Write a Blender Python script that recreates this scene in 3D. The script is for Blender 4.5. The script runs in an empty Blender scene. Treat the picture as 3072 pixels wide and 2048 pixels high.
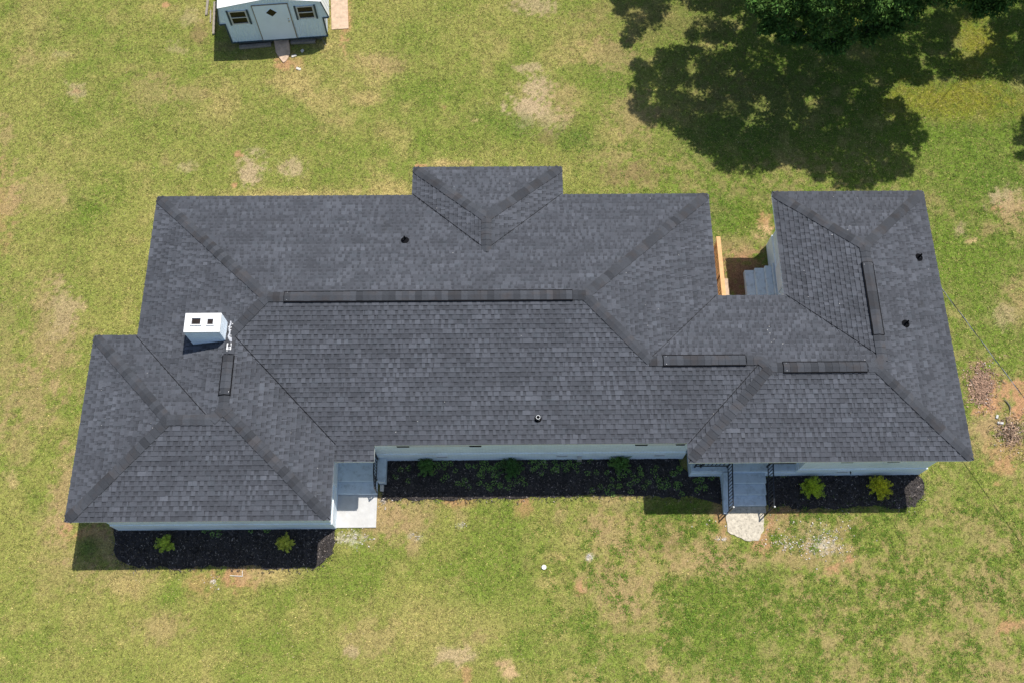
import bpy, bmesh, math, random
import numpy as np
from mathutils import Vector, Matrix

random.seed(7)
RNG = np.random.default_rng(7)
SC = bpy.context.scene
COL = SC.collection
R = math.radians

# ------------------------------------------------------------------ camera
CAM = np.array([12.8988, -5.8452, 28.6832])
CROT = (0.3794, -0.0049, -0.0090)
FPX = 2940.88                      # focal length in pixels of a 3072 px wide frame
cam = bpy.data.cameras.new('camera')
cam.sensor_width = 36
cam.lens = 36 * FPX / 3072
cam.clip_start = 0.1
cam.clip_end = 1500
camo = bpy.data.objects.new('camera', cam)
camo.location = CAM
camo.rotation_euler = CROT
COL.objects.link(camo)
SC.camera = camo

# ------------------------------------------------------------------ sky, sun, exposure
SUNV = Vector((0.30, 0.275, 1.0)).normalized()
world = bpy.data.worlds.new('World')
SC.world = world
world.use_nodes = True
wn = world.node_tree
bg = wn.nodes['Background']
sky = wn.nodes.new('ShaderNodeTexSky')
sky.sky_type = 'NISHITA'
sky.sun_disc = False
sky.sun_elevation = math.asin(SUNV.z)
sky.sun_rotation = math.atan2(SUNV.x, SUNV.y)
wn.links.new(sky.outputs[0], bg.inputs[0])
bg.inputs[1].default_value = 0.11
sun = bpy.data.lights.new('sun', 'SUN')
sun.energy = 4.4
sun.angle = R(0.55)
sun.color = (1.0, 0.955, 0.89)
suno = bpy.data.objects.new('sun', sun)
suno.rotation_euler = SUNV.to_track_quat('Z', 'Y').to_euler()
suno.location = (20, 20, 60)
COL.objects.link(suno)
SC.view_settings.view_transform = 'Standard'
SC.view_settings.look = 'None'
SC.view_settings.exposure = 0.3
SC.view_settings.gamma = 1.0
SC.view_settings.use_curve_mapping = False
SC.render.engine = 'CYCLES'
SC.cycles.max_bounces = 6

ZG = -3.1966                       # ground level; the eaves are at z = 0

# ------------------------------------------------------------------ camera model, to measure positions on known planes
def rotm(rx, ry, rz):
    c, s = math.cos, math.sin
    X = np.array([[1, 0, 0], [0, c(rx), -s(rx)], [0, s(rx), c(rx)]])
    Y = np.array([[c(ry), 0, s(ry)], [0, 1, 0], [-s(ry), 0, c(ry)]])
    Z = np.array([[c(rz), -s(rz), 0], [s(rz), c(rz), 0], [0, 0, 1]])
    return Z @ Y @ X
RM = rotm(*CROT)
def at(u, v, z):
    d = RM @ np.array([(u - 1536) / FPX, -(v - 1024) / FPX, -1.0])
    return CAM + d * (z - CAM[2]) / d[2]
def proj(P):
    q = (np.atleast_2d(P) - CAM) @ RM
    return np.stack([1536 + FPX * q[:, 0] / -q[:, 2], 1024 - FPX * q[:, 1] / -q[:, 2]], 1)
def dat(x, y, z=ZG):               # the same for a 2352 px wide frame
    return at(x * 1.30612, y * 1.30612, z)
def s2l(r, g, b, k=1.0):
    f = lambda c: (c / 255 / 12.92 if c / 255 <= .04045 else ((c / 255 + .055) / 1.055) ** 2.4)
    return (f(r) * k, f(g) * k, f(b) * k)

# ------------------------------------------------------------------ object helpers
def tag(o, label=None, cat=None, group=None, kind=None):
    if label: o['label'] = label
    if cat: o['category'] = cat
    if group: o['group'] = group
    if kind: o['kind'] = kind
    return o

def empty(name, loc, label=None, cat=None, group=None, rotz=0, parent=None):
    o = bpy.data.objects.new(name, None)
    o.location = loc
    o.rotation_euler = (0, 0, rotz)
    o.empty_display_size = .2
    COL.objects.link(o)
    if parent is not None: o.parent = parent
    return tag(o, label, cat, group)

class MB:
    def __init__(s):
        s.v = []; s.f = []; s.t = []
    def face(s, pts, tone=1.0):
        n = len(s.v)
        s.v += [tuple(p) for p in pts]
        s.f.append(list(range(n, n + len(pts))))
        s.t.append(tone)
    def box(s, x0, x1, y0, y1, z0, z1, tone=1.0, M=None):
        p = [(x0, y0, z0), (x1, y0, z0), (x1, y1, z0), (x0, y1, z0), (x0, y0, z1), (x1, y0, z1), (x1, y1, z1), (x0, y1, z1)]
        if M is not None: p = [tuple(M @ Vector(q)) for q in p]
        n = len(s.v); s.v += p
        for f in ((0, 3, 2, 1), (4, 5, 6, 7), (0, 1, 5, 4), (1, 2, 6, 5), (2, 3, 7, 6), (3, 0, 4, 7)):
            s.f.append([n + i for i in f]); s.t.append(tone)
    def bar(s, a, b, w, h=None, tone=1.0):
        h = h or w
        a = Vector(a); b = Vector(b); d = b - a; L = d.length; d.normalize()
        up = Vector((0, 0, 1)) if abs(d.z) < .95 else Vector((0, 1, 0))
        x = d.cross(up).normalized(); z = x.cross(d).normalized()
        M = Matrix((x, d, z)).transposed().to_4x4(); M.translation = a
        s.box(-w / 2, w / 2, 0, L, -h / 2, h / 2, tone, M)
    def tube(s, pts, rad, n=8, tone=1.0, cap=True):
        pts = [Vector(p) for p in pts]
        rad = rad if isinstance(rad, (list, tuple)) else [rad] * len(pts)
        rings = []
        for i, p in enumerate(pts):
            d = (pts[min(i + 1, len(pts) - 1)] - pts[max(i - 1, 0)]).normalized()
            up = Vector((0, 0, 1)) if abs(d.z) < .9 else Vector((1, 0, 0))
            x = d.cross(up).normalized(); y = x.cross(d)
            b = len(s.v)
            for k in range(n):
                a = 2 * math.pi * k / n
                s.v.append(tuple(p + (x * math.cos(a) + y * math.sin(a)) * rad[i]))
            rings.append(b)
        for i in range(len(rings) - 1):
            for k in range(n):
                k2 = (k + 1) % n
                s.f.append([rings[i] + k, rings[i] + k2, rings[i + 1] + k2, rings[i + 1] + k]); s.t.append(tone)
        if cap:
            s.f.append([rings[0] + k for k in range(n)]); s.t.append(tone)
            s.f.append([rings[-1] + k for k in reversed(range(n))]); s.t.append(tone)
    def lathe(s, c, prof, n=20, ax=Vector((0, 0, 1)), tone=1.0):
        c = Vector(c); ax = ax.normalized()
        x = ax.cross(Vector((0, 1, 0))).normalized(); y = ax.cross(x)
        rings = []
        for r, h in prof:
            b = len(s.v)
            for k in range(n):
                a = 2 * math.pi * k / n
                s.v.append(tuple(c + (x * math.cos(a) + y * math.sin(a)) * r + ax * h))
            rings.append(b)
        for i in range(len(rings) - 1):
            for k in range(n):
                k2 = (k + 1) % n
                s.f.append([rings[i] + k, rings[i] + k2, rings[i + 1] + k2, rings[i + 1] + k]); s.t.append(tone)
    def prism(s, top, bot, tone=1.0, bottom=False):
        s.face(top, tone)
        m = len(top)
        for i in range(m):
            j = (i + 1) % m
            s.face([bot[i], bot[j], top[j], top[i]], tone)
        if bottom: s.face(list(reversed(bot)), tone)
    def mesh(s, name, mat, smooth=False):
        me = bpy.data.meshes.new(name)
        me.from_pydata(s.v, [], s.f)
        at_ = me.attributes.new('tone', 'FLOAT', 'FACE')
        at_.data.foreach_set('value', s.t)
        if smooth: me.polygons.foreach_set('use_smooth', [True] * len(me.polygons))
        me.materials.append(mat)
        me.update()
        return me
    def build(s, name, mat, parent=None, smooth=False, bevel=0, origin=None):
        if origin is not None:
            o3 = origin
            s.v = [(p[0] - o3[0], p[1] - o3[1], p[2] - o3[2]) for p in s.v]
        o = bpy.data.objects.new(name, s.mesh(name, mat, smooth))
        if origin is not None: o.location = origin
        COL.objects.link(o)
        if parent is not None:
            o.parent = parent
            if parent.type == 'EMPTY' or parent.location.length > 0:
                o.matrix_parent_inverse = PINV(parent)
        if bevel:
            b = o.modifiers.new('bevel', 'BEVEL'); b.width = bevel; b.segments = 2; b.limit_method = 'ANGLE'
        return o

def PINV(p):                        # children are written in world coordinates
    m = Matrix.Identity(4)
    q = p
    chain = []
    while q is not None:
        chain.append(q); q = q.parent
    w = Matrix.Identity(4)
    for q in reversed(chain):
        loc = Matrix.Translation(q.location) @ q.rotation_euler.to_matrix().to_4x4()
        w = w @ (q.matrix_parent_inverse if q.parent is not None else Matrix.Identity(4)) @ loc
    return w.inverted()

def link(name, me, parent=None, M=None):
    o = bpy.data.objects.new(name, me)
    COL.objects.link(o)
    if parent is not None:
        o.parent = parent
        o.matrix_parent_inverse = PINV(parent)
    if M is not None: o.matrix_basis = M
    return o

# ------------------------------------------------------------------ materials
def newmat(name, rough=.8, spec=.3):
    m = bpy.data.materials.new(name); m.use_nodes = True
    nt = m.node_tree; b = nt.nodes['Principled BSDF']
    b.inputs['Roughness'].default_value = rough
    b.inputs['Specular IOR Level'].default_value = spec
    return m, nt, b
def N(nt, t, **k):
    n = nt.nodes.new(t)
    for a, v in k.items(): setattr(n, a, v)
    return n
def pos(nt, scale=(1, 1, 1)):
    g = N(nt, 'ShaderNodeNewGeometry'); mp = N(nt, 'ShaderNodeMapping'); mp.inputs['Scale'].default_value = scale
    nt.links.new(g.outputs['Position'], mp.inputs[0])
    return mp.outputs[0]
def noise(nt, vec, scale, detail=4, rough=.6):
    n = N(nt, 'ShaderNodeTexNoise'); n.inputs['Scale'].default_value = scale
    n.inputs['Detail'].default_value = detail; n.inputs['Roughness'].default_value = rough
    nt.links.new(vec, n.inputs['Vector'])
    return n.outputs['Fac']
def ramp(nt, fac, a, b, c0, c1):
    r = N(nt, 'ShaderNodeValToRGB')
    r.color_ramp.elements[0].position = a; r.color_ramp.elements[1].position = b
    r.color_ramp.elements[0].color = (*c0, 1); r.color_ramp.elements[1].color = (*c1, 1)
    nt.links.new(fac, r.inputs[0])
    return r.outputs[0]
def mapr(nt, v, a, b, c, d):
    m = N(nt, 'ShaderNodeMapRange'); m.inputs[1].default_value = a; m.inputs[2].default_value = b
    m.inputs[3].default_value = c; m.inputs[4].default_value = d
    nt.links.new(v, m.inputs[0]); return m.outputs[0]
def mul(nt, a, b):
    m = N(nt, 'ShaderNodeMath', operation='MULTIPLY')
    for i, x in enumerate((a, b)):
        if isinstance(x, (int, float)): m.inputs[i].default_value = x
        else: nt.links.new(x, m.inputs[i])
    return m.outputs[0]
def scale_rgb(nt, c, f):
    m = N(nt, 'ShaderNodeVectorMath', operation='SCALE')
    if isinstance(c, tuple): m.inputs[0].default_value = c
    else: nt.links.new(c, m.inputs[0])
    if isinstance(f, (int, float)): m.inputs['Scale'].default_value = f
    else: nt.links.new(f, m.inputs['Scale'])
    return m.outputs[0]
def mix(nt, f, a, b):
    m = N(nt, 'ShaderNodeMix', data_type='RGBA')
    if isinstance(f, (int, float)): m.inputs[0].default_value = f
    else: nt.links.new(f, m.inputs[0])
    for i, x in ((6, a), (7, b)):
        if isinstance(x, tuple): m.inputs[i].default_value = (*x[:3], 1)
        else: nt.links.new(x, m.inputs[i])
    return m.outputs[2]
def bump(nt, b, h, strength=.5, dist=.02):
    n = N(nt, 'ShaderNodeBump'); n.inputs['Strength'].default_value = strength; n.inputs['Distance'].default_value = dist
    nt.links.new(h, n.inputs['Height']); nt.links.new(n.outputs[0], b.inputs['Normal'])
def attr(nt, name, out='Fac'):
    a = N(nt, 'ShaderNodeAttribute'); a.attribute_name = name
    return a.outputs[out]

def mat_simple(name, col, rough=.7, spec=.3, var=.15, nscale=6, bmp=0, bscale=60, metal=0, stain=None, stainscale=2):
    m, nt, b = newmat(name, rough, spec)
    p = pos(nt)
    f = mapr(nt, noise(nt, p, nscale, 6, .65), .3, .7, 1 - var, 1 + var)
    c = scale_rgb(nt, tuple(col), mul(nt, f, attr(nt, 'tone')))
    if stain:
        c = mix(nt, mapr(nt, noise(nt, p, stainscale, 8, .7), .5, .72, 0, .8), c, stain)
    nt.links.new(c, b.inputs['Base Color'])
    b.inputs['Metallic'].default_value = metal
    if bmp: bump(nt, b, noise(nt, p, bscale, 4), bmp, .01)
    return m

# asphalt shingle: colour of each tab comes with the mesh, granules from noise
def mat_shingle(name, col, warm=False):
    m, nt, b = newmat(name, .88, .25)
    p = pos(nt)
    t = attr(nt, 'tone')
    big = mapr(nt, noise(nt, p, .9, 4, .6), .3, .7, .93, 1.07)
    gran = mapr(nt, noise(nt, p, 55, 4, .8), .25, .75, .86, 1.14)
    gran2 = mapr(nt, noise(nt, p, 16, 3, .7), .3, .7, .90, 1.10)
    c = scale_rgb(nt, tuple(col), mul(nt, mul(nt, mul(nt, t, big), gran), gran2))
    if warm:
        oi = N(nt, 'ShaderNodeObjectInfo')
        w = noise(nt, p, 2.6, 2, .5)
        c = mix(nt, mapr(nt, w, .48, .68, 0, .4), c, scale_rgb(nt, (.056, .046, .042), t))
    else:
        w = noise(nt, p, 4.5, 2, .5)
        c = mix(nt, mapr(nt, w, .52, .74, 0, .35), c, scale_rgb(nt, (.060, .072, .084), t))
        w2 = noise(nt, p, 1.7, 5, .7)
        c = mix(nt, mapr(nt, w2, .60, .80, 0, .4), c, scale_rgb(nt, (.060, .062, .059), t))
    nt.links.new(c, b.inputs['Base Color'])
    bump(nt, b, noise(nt, p, 90, 3, .7), .5, .006)
    return m
M_SH = mat_shingle('asphalt_shingle', (.067, .072, .084))
M_CAP = mat_shingle('ridge_cap_shingle', (.049, .053, .061), warm=True)
M_BLACK = mat_simple('black_plastic', (.005, .005, .006), .8, .08)
M_IRON = mat_simple('black_iron', (.010, .013, .018), .45, .4)
M_WHITE = mat_simple('white_paint', (.74, .74, .73), .5, .3, var=.04)
M_TRIM = mat_simple('trim_paint', (.72, .75, .77), .5, .3, var=.04)
M_CONC_P = mat_simple('painted_concrete', (.58, .65, .70), .6, .3, var=.06, nscale=4, bmp=.2, stain=(.33, .37, .39), stainscale=5)
M_CONC_W = mat_simple('pale_concrete', (.50, .495, .48), .8, .2, var=.10, nscale=5, bmp=.3, bscale=30, stain=(.45, .44, .42), stainscale=2.4)
M_CONC_O = mat_simple('weathered_concrete', (.50, .45, .36), .9, .2, var=.22, nscale=9, bmp=.6, bscale=26, stain=(.13, .12, .095), stainscale=13)
M_CONC_T = mat_simple('tan_concrete', (.52, .38, .27), .9, .2, var=.18, nscale=7, bmp=.5, bscale=26, stain=(.30, .24, .17), stainscale=4)
M_WOOD = mat_simple('new_pine', (.58, .33, .15), .7, .3, var=.15, nscale=9)
M_OLDWOOD = mat_simple('weathered_wood', (.27, .235, .19), .85, .2, var=.3, nscale=14, bmp=.3)
M_DARKWOOD = mat_simple('dark_timber', (.13, .12, .10), .85, .2, var=.3, nscale=14, bmp=.3)
M_SHED = mat_simple('blue_steel_siding', (.62, .75, .88), .45, .4, var=.05)
M_SHEDDOOR = mat_simple('grey_blue_door', (.66, .77, .90), .5, .4, var=.04, nscale=2)
M_NAVY = mat_simple('navy_trim', (.030, .058, .085), .5, .4)
M_SHEDROOF = mat_simple('white_steel_roof', (.80, .80, .80), .35, .5, var=.05)
M_METAL = mat_simple('dull_steel', (.50, .50, .50), .35, .5, metal=.8)
M_ALU = mat_simple('window_frame_aluminium', (.50, .52, .53), .4, .5)
M_GLASSD = mat_simple('dark_window_glass', (.007, .008, .006), .25, .25)
M_STONE = mat_simple('pale_stone', (.55, .52, .46), .9, .2, var=.15, nscale=20)
M_GALV = mat_simple('flashing_metal', (.62, .62, .63), .35, .5, var=.2, nscale=30, metal=.4)
M_FLUESHADE = mat_simple('flue_shade', (.11, .085, .08), .9, .2, var=.3)

def mat_brick_paint():
    m, nt, b = newmat('painted_brick', .6, .25)
    g = N(nt, 'ShaderNodeNewGeometry'); sp = N(nt, 'ShaderNodeSeparateXYZ'); cb = N(nt, 'ShaderNodeCombineXYZ')
    nt.links.new(g.outputs['Position'], sp.inputs[0])
    ad = N(nt, 'ShaderNodeMath', operation='ADD')
    nt.links.new(sp.outputs[0], ad.inputs[0]); nt.links.new(sp.outputs[1], ad.inputs[1])
    nt.links.new(ad.outputs[0], cb.inputs[0]); nt.links.new(sp.outputs[2], cb.inputs[1])
    br = N(nt, 'ShaderNodeTexBrick')
    br.inputs['Scale'].default_value = 1.0; br.inputs['Brick Width'].default_value = .21; br.inputs['Row Height'].default_value = .074
    br.inputs['Mortar Size'].default_value = .007; br.inputs['Mortar Smooth'].default_value = .3
    br.inputs['Color1'].default_value = (.90, .90, .90, 1); br.inputs['Color2'].default_value = (1, 1, 1, 1); br.inputs['Mortar'].default_value = (.80, .80, .80, 1)
    nt.links.new(cb.outputs[0], br.inputs['Vector'])
    p = pos(nt)
    f = mapr(nt, noise(nt, p, 1.3, 6, .7), .3, .7, .92, 1.06)
    c = scale_rgb(nt, br.outputs['Color'], f)
    mm = N(nt, 'ShaderNodeVectorMath', operation='MULTIPLY'); nt.links.new(c, mm.inputs[0]); mm.inputs[1].default_value = (.84, .93, 1.0)
    dirt = mapr(nt, noise(nt, p, .8, 6, .7), .55, .75, 0, .45)
    nt.links.new(mix(nt, dirt, mm.outputs[0], (.50, .53, .53)), b.inputs['Base Color'])
    inv = N(nt, 'ShaderNodeMath', operation='SUBTRACT'); inv.inputs[0].default_value = 1; nt.links.new(br.outputs['Fac'], inv.inputs[1])
    bump(nt, b, inv.outputs[0], .8, .008)
    return m
M_WALL = mat_brick_paint()

def mat_col(name, rough=.9, fine=True, spec=.15, trans=False):
    """colour comes from the mesh's own colour attribute; fine variation from noise"""
    m, nt, b = newmat(name, rough, spec)
    c = attr(nt, 'col', 'Color')
    p = pos(nt)
    if fine:
        f1 = mapr(nt, noise(nt, p, 26, 4, .8), .30, .70, .40, 1.6)
        f2 = mapr(nt, noise(nt, p, 10, 5, .8), .3, .7, .72, 1.30)
        c2 = scale_rgb(nt, c, mul(nt, f1, f2))
        st = mapr(nt, noise(nt, p, 17, 3, .7), .55, .75, 0, .35)
        c2 = mix(nt, st, c2, scale_rgb(nt, (.40, .31, .17), f1))
        nt.links.new(c2, b.inputs['Base Color'])
        bump(nt, b, noise(nt, p, 30, 5, .8), .55, .03)
    else:
        nt.links.new(c, b.inputs['Base Color'])
    return m
M_LAWN = mat_col('lawn_soil_and_turf')
M_GRASS = mat_col('grass_blade', .75, False, .25)
M_LEAF = mat_col('leaf', .7, False, .1)
M_MULCH = mat_col('black_mulch', .95, False, .15)

# ------------------------------------------------------------------ numpy noise
def vnoise(x, y, seed=0):
    xi = np.floor(x).astype(np.int64); yi = np.floor(y).astype(np.int64)
    fx = x - xi; fy = y - yi
    fx = fx * fx * (3 - 2 * fx); fy = fy * fy * (3 - 2 * fy)
    def h(a, b):
        n = (a * 374761393 + b * 668265263 + seed * 1442695041) & 0x7fffffff
        n = ((n ^ (n >> 13)) * 1274126177) & 0x7fffffff
        return ((n ^ (n >> 16)) & 0xffff) / 65535.0
    return (h(xi, yi) * (1 - fx) + h(xi + 1, yi) * fx) * (1 - fy) + (h(xi, yi + 1) * (1 - fx) + h(xi + 1, yi + 1) * fx) * fy
def fbm(x, y, s, o=4, seed=0, g=.55):
    t = 0; a = 1; n = 0
    for i in range(o):
        t = t + a * vnoise(x * s, y * s, seed + i * 17); n += a; a *= g; s *= 2.03
    return t / n
def sstep(a, b, x):
    t = np.clip((x - a) / (b - a), 0, 1)
    return t * t * (3 - 2 * t)

# ------------------------------------------------------------------ the lawn's colours and bare patches
KA = .63
C_BASE = np.array(s2l(168, 166, 88, KA)); C_GREEN = np.array(s2l(116, 142, 48, KA)); C_DEEP = np.array(s2l(84, 122, 38, KA))
C_STRAW = np.array(s2l(203, 180, 118, KA)); C_DEAD = np.array(s2l(198, 174, 136, KA)); C_CLAY = np.array(s2l(200, 150, 112, KA))
C_SAND = np.array(s2l(222, 186, 140, KA)); C_TAN = np.array(s2l(184, 156, 112, KA)); C_WHT = np.array(s2l(238, 226, 214, KA))
C_OLIVE = np.array(s2l(152, 146, 48, KA)); C_BROWN = np.array(s2l(138, 106, 84, KA))
TY = dict(straw=C_STRAW, dead=C_DEAD, clay=C_CLAY, sand=C_SAND, tan=C_TAN, green=C_GREEN, deep=C_DEEP, olive=C_OLIVE, white=C_WHT, brown=C_BROWN)
# (px, py, rx, ry, type, strength) centres measured on the ground plane, radii in px of the photograph (about 92 px per metre)
PATCH = [
 (496,15,9,8,'clay',.9),(566,52,22,20,'dead',.5),(533,146,26,16,'dead',.5),(226,274,28,20,'dead',.75),(228,272,10,7,'clay',.5),(453,279,55,48,'tan',.55),
 (479,226,30,16,'tan',.5),(892,248,70,45,'straw',.75),(666,327,60,62,'straw',.65),(557,279,50,22,'tan',.5),(749,509,38,44,'dead',1),(871,500,38,22,'dead',.85),
 (716,464,11,9,'clay',1),(703,557,10,9,'clay',1),(557,503,22,15,'dead',.6),(495,480,14,20,'tan',.5),(5,400,24,44,'tan',.7),(8,625,34,90,'clay',.5),(30,600,34,70,'tan',.6),
 (140,580,80,50,'tan',.5),(188,600,14,9,'sand',.5),(270,640,62,60,'green',.85),(350,560,60,50,'green',.5),(180,90,50,45,'green',.45),(105,60,70,80,'straw',.4),
 (190,165,30,12,'dead',.4),(75,180,40,22,'tan',.45),(870,588,210,20,'straw',.7),(1180,580,70,40,'straw',.75),(1130,200,60,40,'straw',.6),(345,100,110,60,'green',.2),
 (400,380,160,90,'green',.28),(780,380,150,60,'green',.3),(1240,130,90,60,'green',.45),(1290,270,90,45,'green',.65),(1480,400,200,50,'green',.4),(980,320,70,60,'straw',.5),
 (1586,205,40,12,'dead',.8),(1609,265,40,36,'dead',1),(1586,322,56,28,'dead',1),(1635,352,66,36,'dead',.75),(1690,300,36,50,'tan',.6),(1603,14,50,24,'dead',.8),
 (1829,168,70,44,'tan',.65),(1895,348,70,56,'tan',.65),(1720,130,60,60,'straw',.4),(1155,190,48,26,'tan',.6),(1102,296,46,18,'straw',.8),(1359,492,70,12,'straw',1),(1259,498,18,5,'clay',1),
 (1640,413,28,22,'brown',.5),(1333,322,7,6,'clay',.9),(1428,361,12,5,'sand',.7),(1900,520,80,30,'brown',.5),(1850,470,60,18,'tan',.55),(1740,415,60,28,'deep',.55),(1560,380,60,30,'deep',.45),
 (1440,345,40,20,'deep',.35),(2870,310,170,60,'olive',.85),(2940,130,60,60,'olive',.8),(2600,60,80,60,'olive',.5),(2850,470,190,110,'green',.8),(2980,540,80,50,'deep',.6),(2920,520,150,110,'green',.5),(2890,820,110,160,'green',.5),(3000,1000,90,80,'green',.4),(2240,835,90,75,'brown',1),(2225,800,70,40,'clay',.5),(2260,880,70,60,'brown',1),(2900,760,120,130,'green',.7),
 (2230,660,70,60,'green',.8),(2170,640,50,60,'deep',.4),(2300,665,26,26,'clay',.85),(2290,690,22,22,'sand',.7),(2200,740,60,24,'tan',.45),(2260,778,50,8,'clay',.5),(3012,600,46,30,'dead',.9),(3040,640,36,46,'tan',.85),
 (2985,625,14,8,'clay',.8),(2883,692,15,20,'dead',.8),(2915,722,16,10,'sand',.8),(2968,690,24,20,'tan',.7),(2790,605,30,22,'tan',.5),(3050,900,40,60,'tan',.6),(3010,950,24,30,'dead',.5),(2940,1090,30,20,'tan',.5),
 (2946,1150,34,52,'brown',1),(2982,1205,30,28,'clay',1),(3060,1200,26,44,'clay',1),(3019,1165,16,26,'clay',.9),(2934,1232,22,16,'clay',.9),(3046,1245,20,30,'clay',.9),(2966,1276,34,26,'tan',.9),(2975,1150,18,22,'clay',.8),
 (3030,1285,36,18,'brown',.9),(3026,1289,12,4,'brown',1),(2950,1320,50,40,'tan',.6),(3020,1350,50,40,'clay',.5),(3005,1400,40,18,'clay',.7),(2990,1450,10,6,'clay',.7),
 (170,1000,66,120,'tan',.75),(190,940,36,60,'dead',.5),(95,1190,60,80,'tan',.7),(20,1100,26,200,'tan',.45),(60,1330,40,60,'tan',.5),(35,1440,20,30,'sand',.5),(185,1490,34,120,'tan',.9),(206,1580,18,20,'clay',1),
 (160,1560,44,40,'tan',.5),(180,1690,70,90,'tan',.4),(110,1500,34,50,'green',.4),(260,1600,60,20,'clay',.8),(300,1640,40,40,'tan',.6),(262,1645,30,34,'deep',.7),
 (370,1736,90,36,'tan',.6),(718,1722,56,34,'clay',.95),(610,1740,44,38,'clay',.55),(762,1722,50,22,'tan',.7),(638,1742,8,9,'white',.9),(640,1765,12,7,'white',.5),(488,1875,66,44,'tan',.6),(500,1788,44,34,'green',.5),
 (390,1760,60,40,'straw',.4),(850,1720,80,30,'straw',.7),(560,1680,260,16,'tan',.7),(940,1740,60,60,'green',.5),(250,1900,130,90,'green',.2),(840,1920,120,60,'green',.25),
 (1050,1612,42,16,'white',.62),(1146,1545,56,70,'tan',.95),(1233,1531,56,48,'tan',.8),(1152,1500,14,10,'white',.8),(1372,1506,34,17,'clay',.9),(1381,1548,22,22,'tan',.8),(1385,1575,12,8,'white',.5),(1572,1524,23,24,'clay',1),
 (1572,1500,14,10,'clay',.9),(1677,1535,16,34,'tan',.8),(1246,1610,16,11,'white',.7),(1236,1638,18,22,'tan',.8),(1260,1590,40,40,'tan',.4),(1665,1668,38,14,'straw',.9),(1642,1745,34,18,'straw',.8),(1581,1686,16,18,'tan',.6),
 (1768,1670,9,8,'white',1),(1794,1665,7,6,'white',.7),(1851,1600,66,60,'tan',.7),(1742,1764,15,20,'clay',.9),(1860,1758,80,66,'tan',.75),(1873,1823,44,44,'tan',.6),(1780,1570,40,24,'tan',.5),(1503,1636,150,110,'green',.6),
 (1420,1760,120,80,'green',.45),(1560,1960,110,18,'green',.6),(1372,1963,48,24,'dead',1),(1520,2008,24,30,'sand',1),(1500,1990,20,12,'tan',.7),(1398,2022,13,24,'clay',.7),(1111,1915,66,56,'tan',.55),(1059,1954,18,14,'dead',.7),
 (1433,1908,28,22,'tan',.6),(1080,1730,80,90,'green',.4),(1300,1880,160,80,'straw',.35),(1830,1490,70,30,'tan',.6),(1990,1620,60,50,'brown',.35),(2030,1700,60,40,'tan',.5),
 (2309,1575,11,30,'clay',1),(2290,1625,30,30,'clay',.85),(2165,1540,24,50,'clay',.7),(2160,1480,30,24,'clay',.6),(2200,1697,76,34,'tan',.85),(2130,1660,50,50,'tan',.6),(2353,1627,24,17,'white',.75),(2466,1641,44,24,'white',.7),(2483,1612,22,12,'white',.8),
 (2420,1660,100,40,'tan',.5),(2165,1616,16,5,'white',.9),(2549,1677,10,8,'clay',.9),(2496,1703,20,13,'clay',.8),(2440,1600,60,30,'dead',.5),(2350,1580,70,30,'tan',.6),(3023,1872,38,22,'clay',.8),(2960,1770,70,50,'tan',.5),
 (2980,2010,60,30,'tan',.6),(2300,1720,70,30,'green',.6),(2150,1900,110,120,'green',.6),(2280,1980,90,70,'green',.5),(2700,1560,90,60,'green',.35),(2840,1640,80,60,'green',.4),(2900,1440,60,60,'green',.45),(2620,1480,200,16,'deep',.3),
 (2250,1540,120,14,'brown',.5),(2370,1530,100,10,'clay',.6),(2000,1525,120,20,'deep',.5),(2400,1950,60,50,'green',.4),(1900,1940,50,40,'green',.4),(2100,1780,60,40,'green',.5),
 (1010,110,40,100,'straw',.4),(1035,60,12,60,'clay',.8),(850,195,26,14,'clay',.8),(880,180,30,20,'clay',.5),(960,130,30,20,'straw',.5),(700,140,40,12,'brown',.5),(600,110,20,30,'brown',.6),
 (1990,60,200,60,'brown',.35),(2300,320,160,90,'brown',.30),(2100,300,120,100,'brown',.3),(2230,410,120,80,'deep',.5),(2100,420,60,50,'deep',.4),
]
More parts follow.
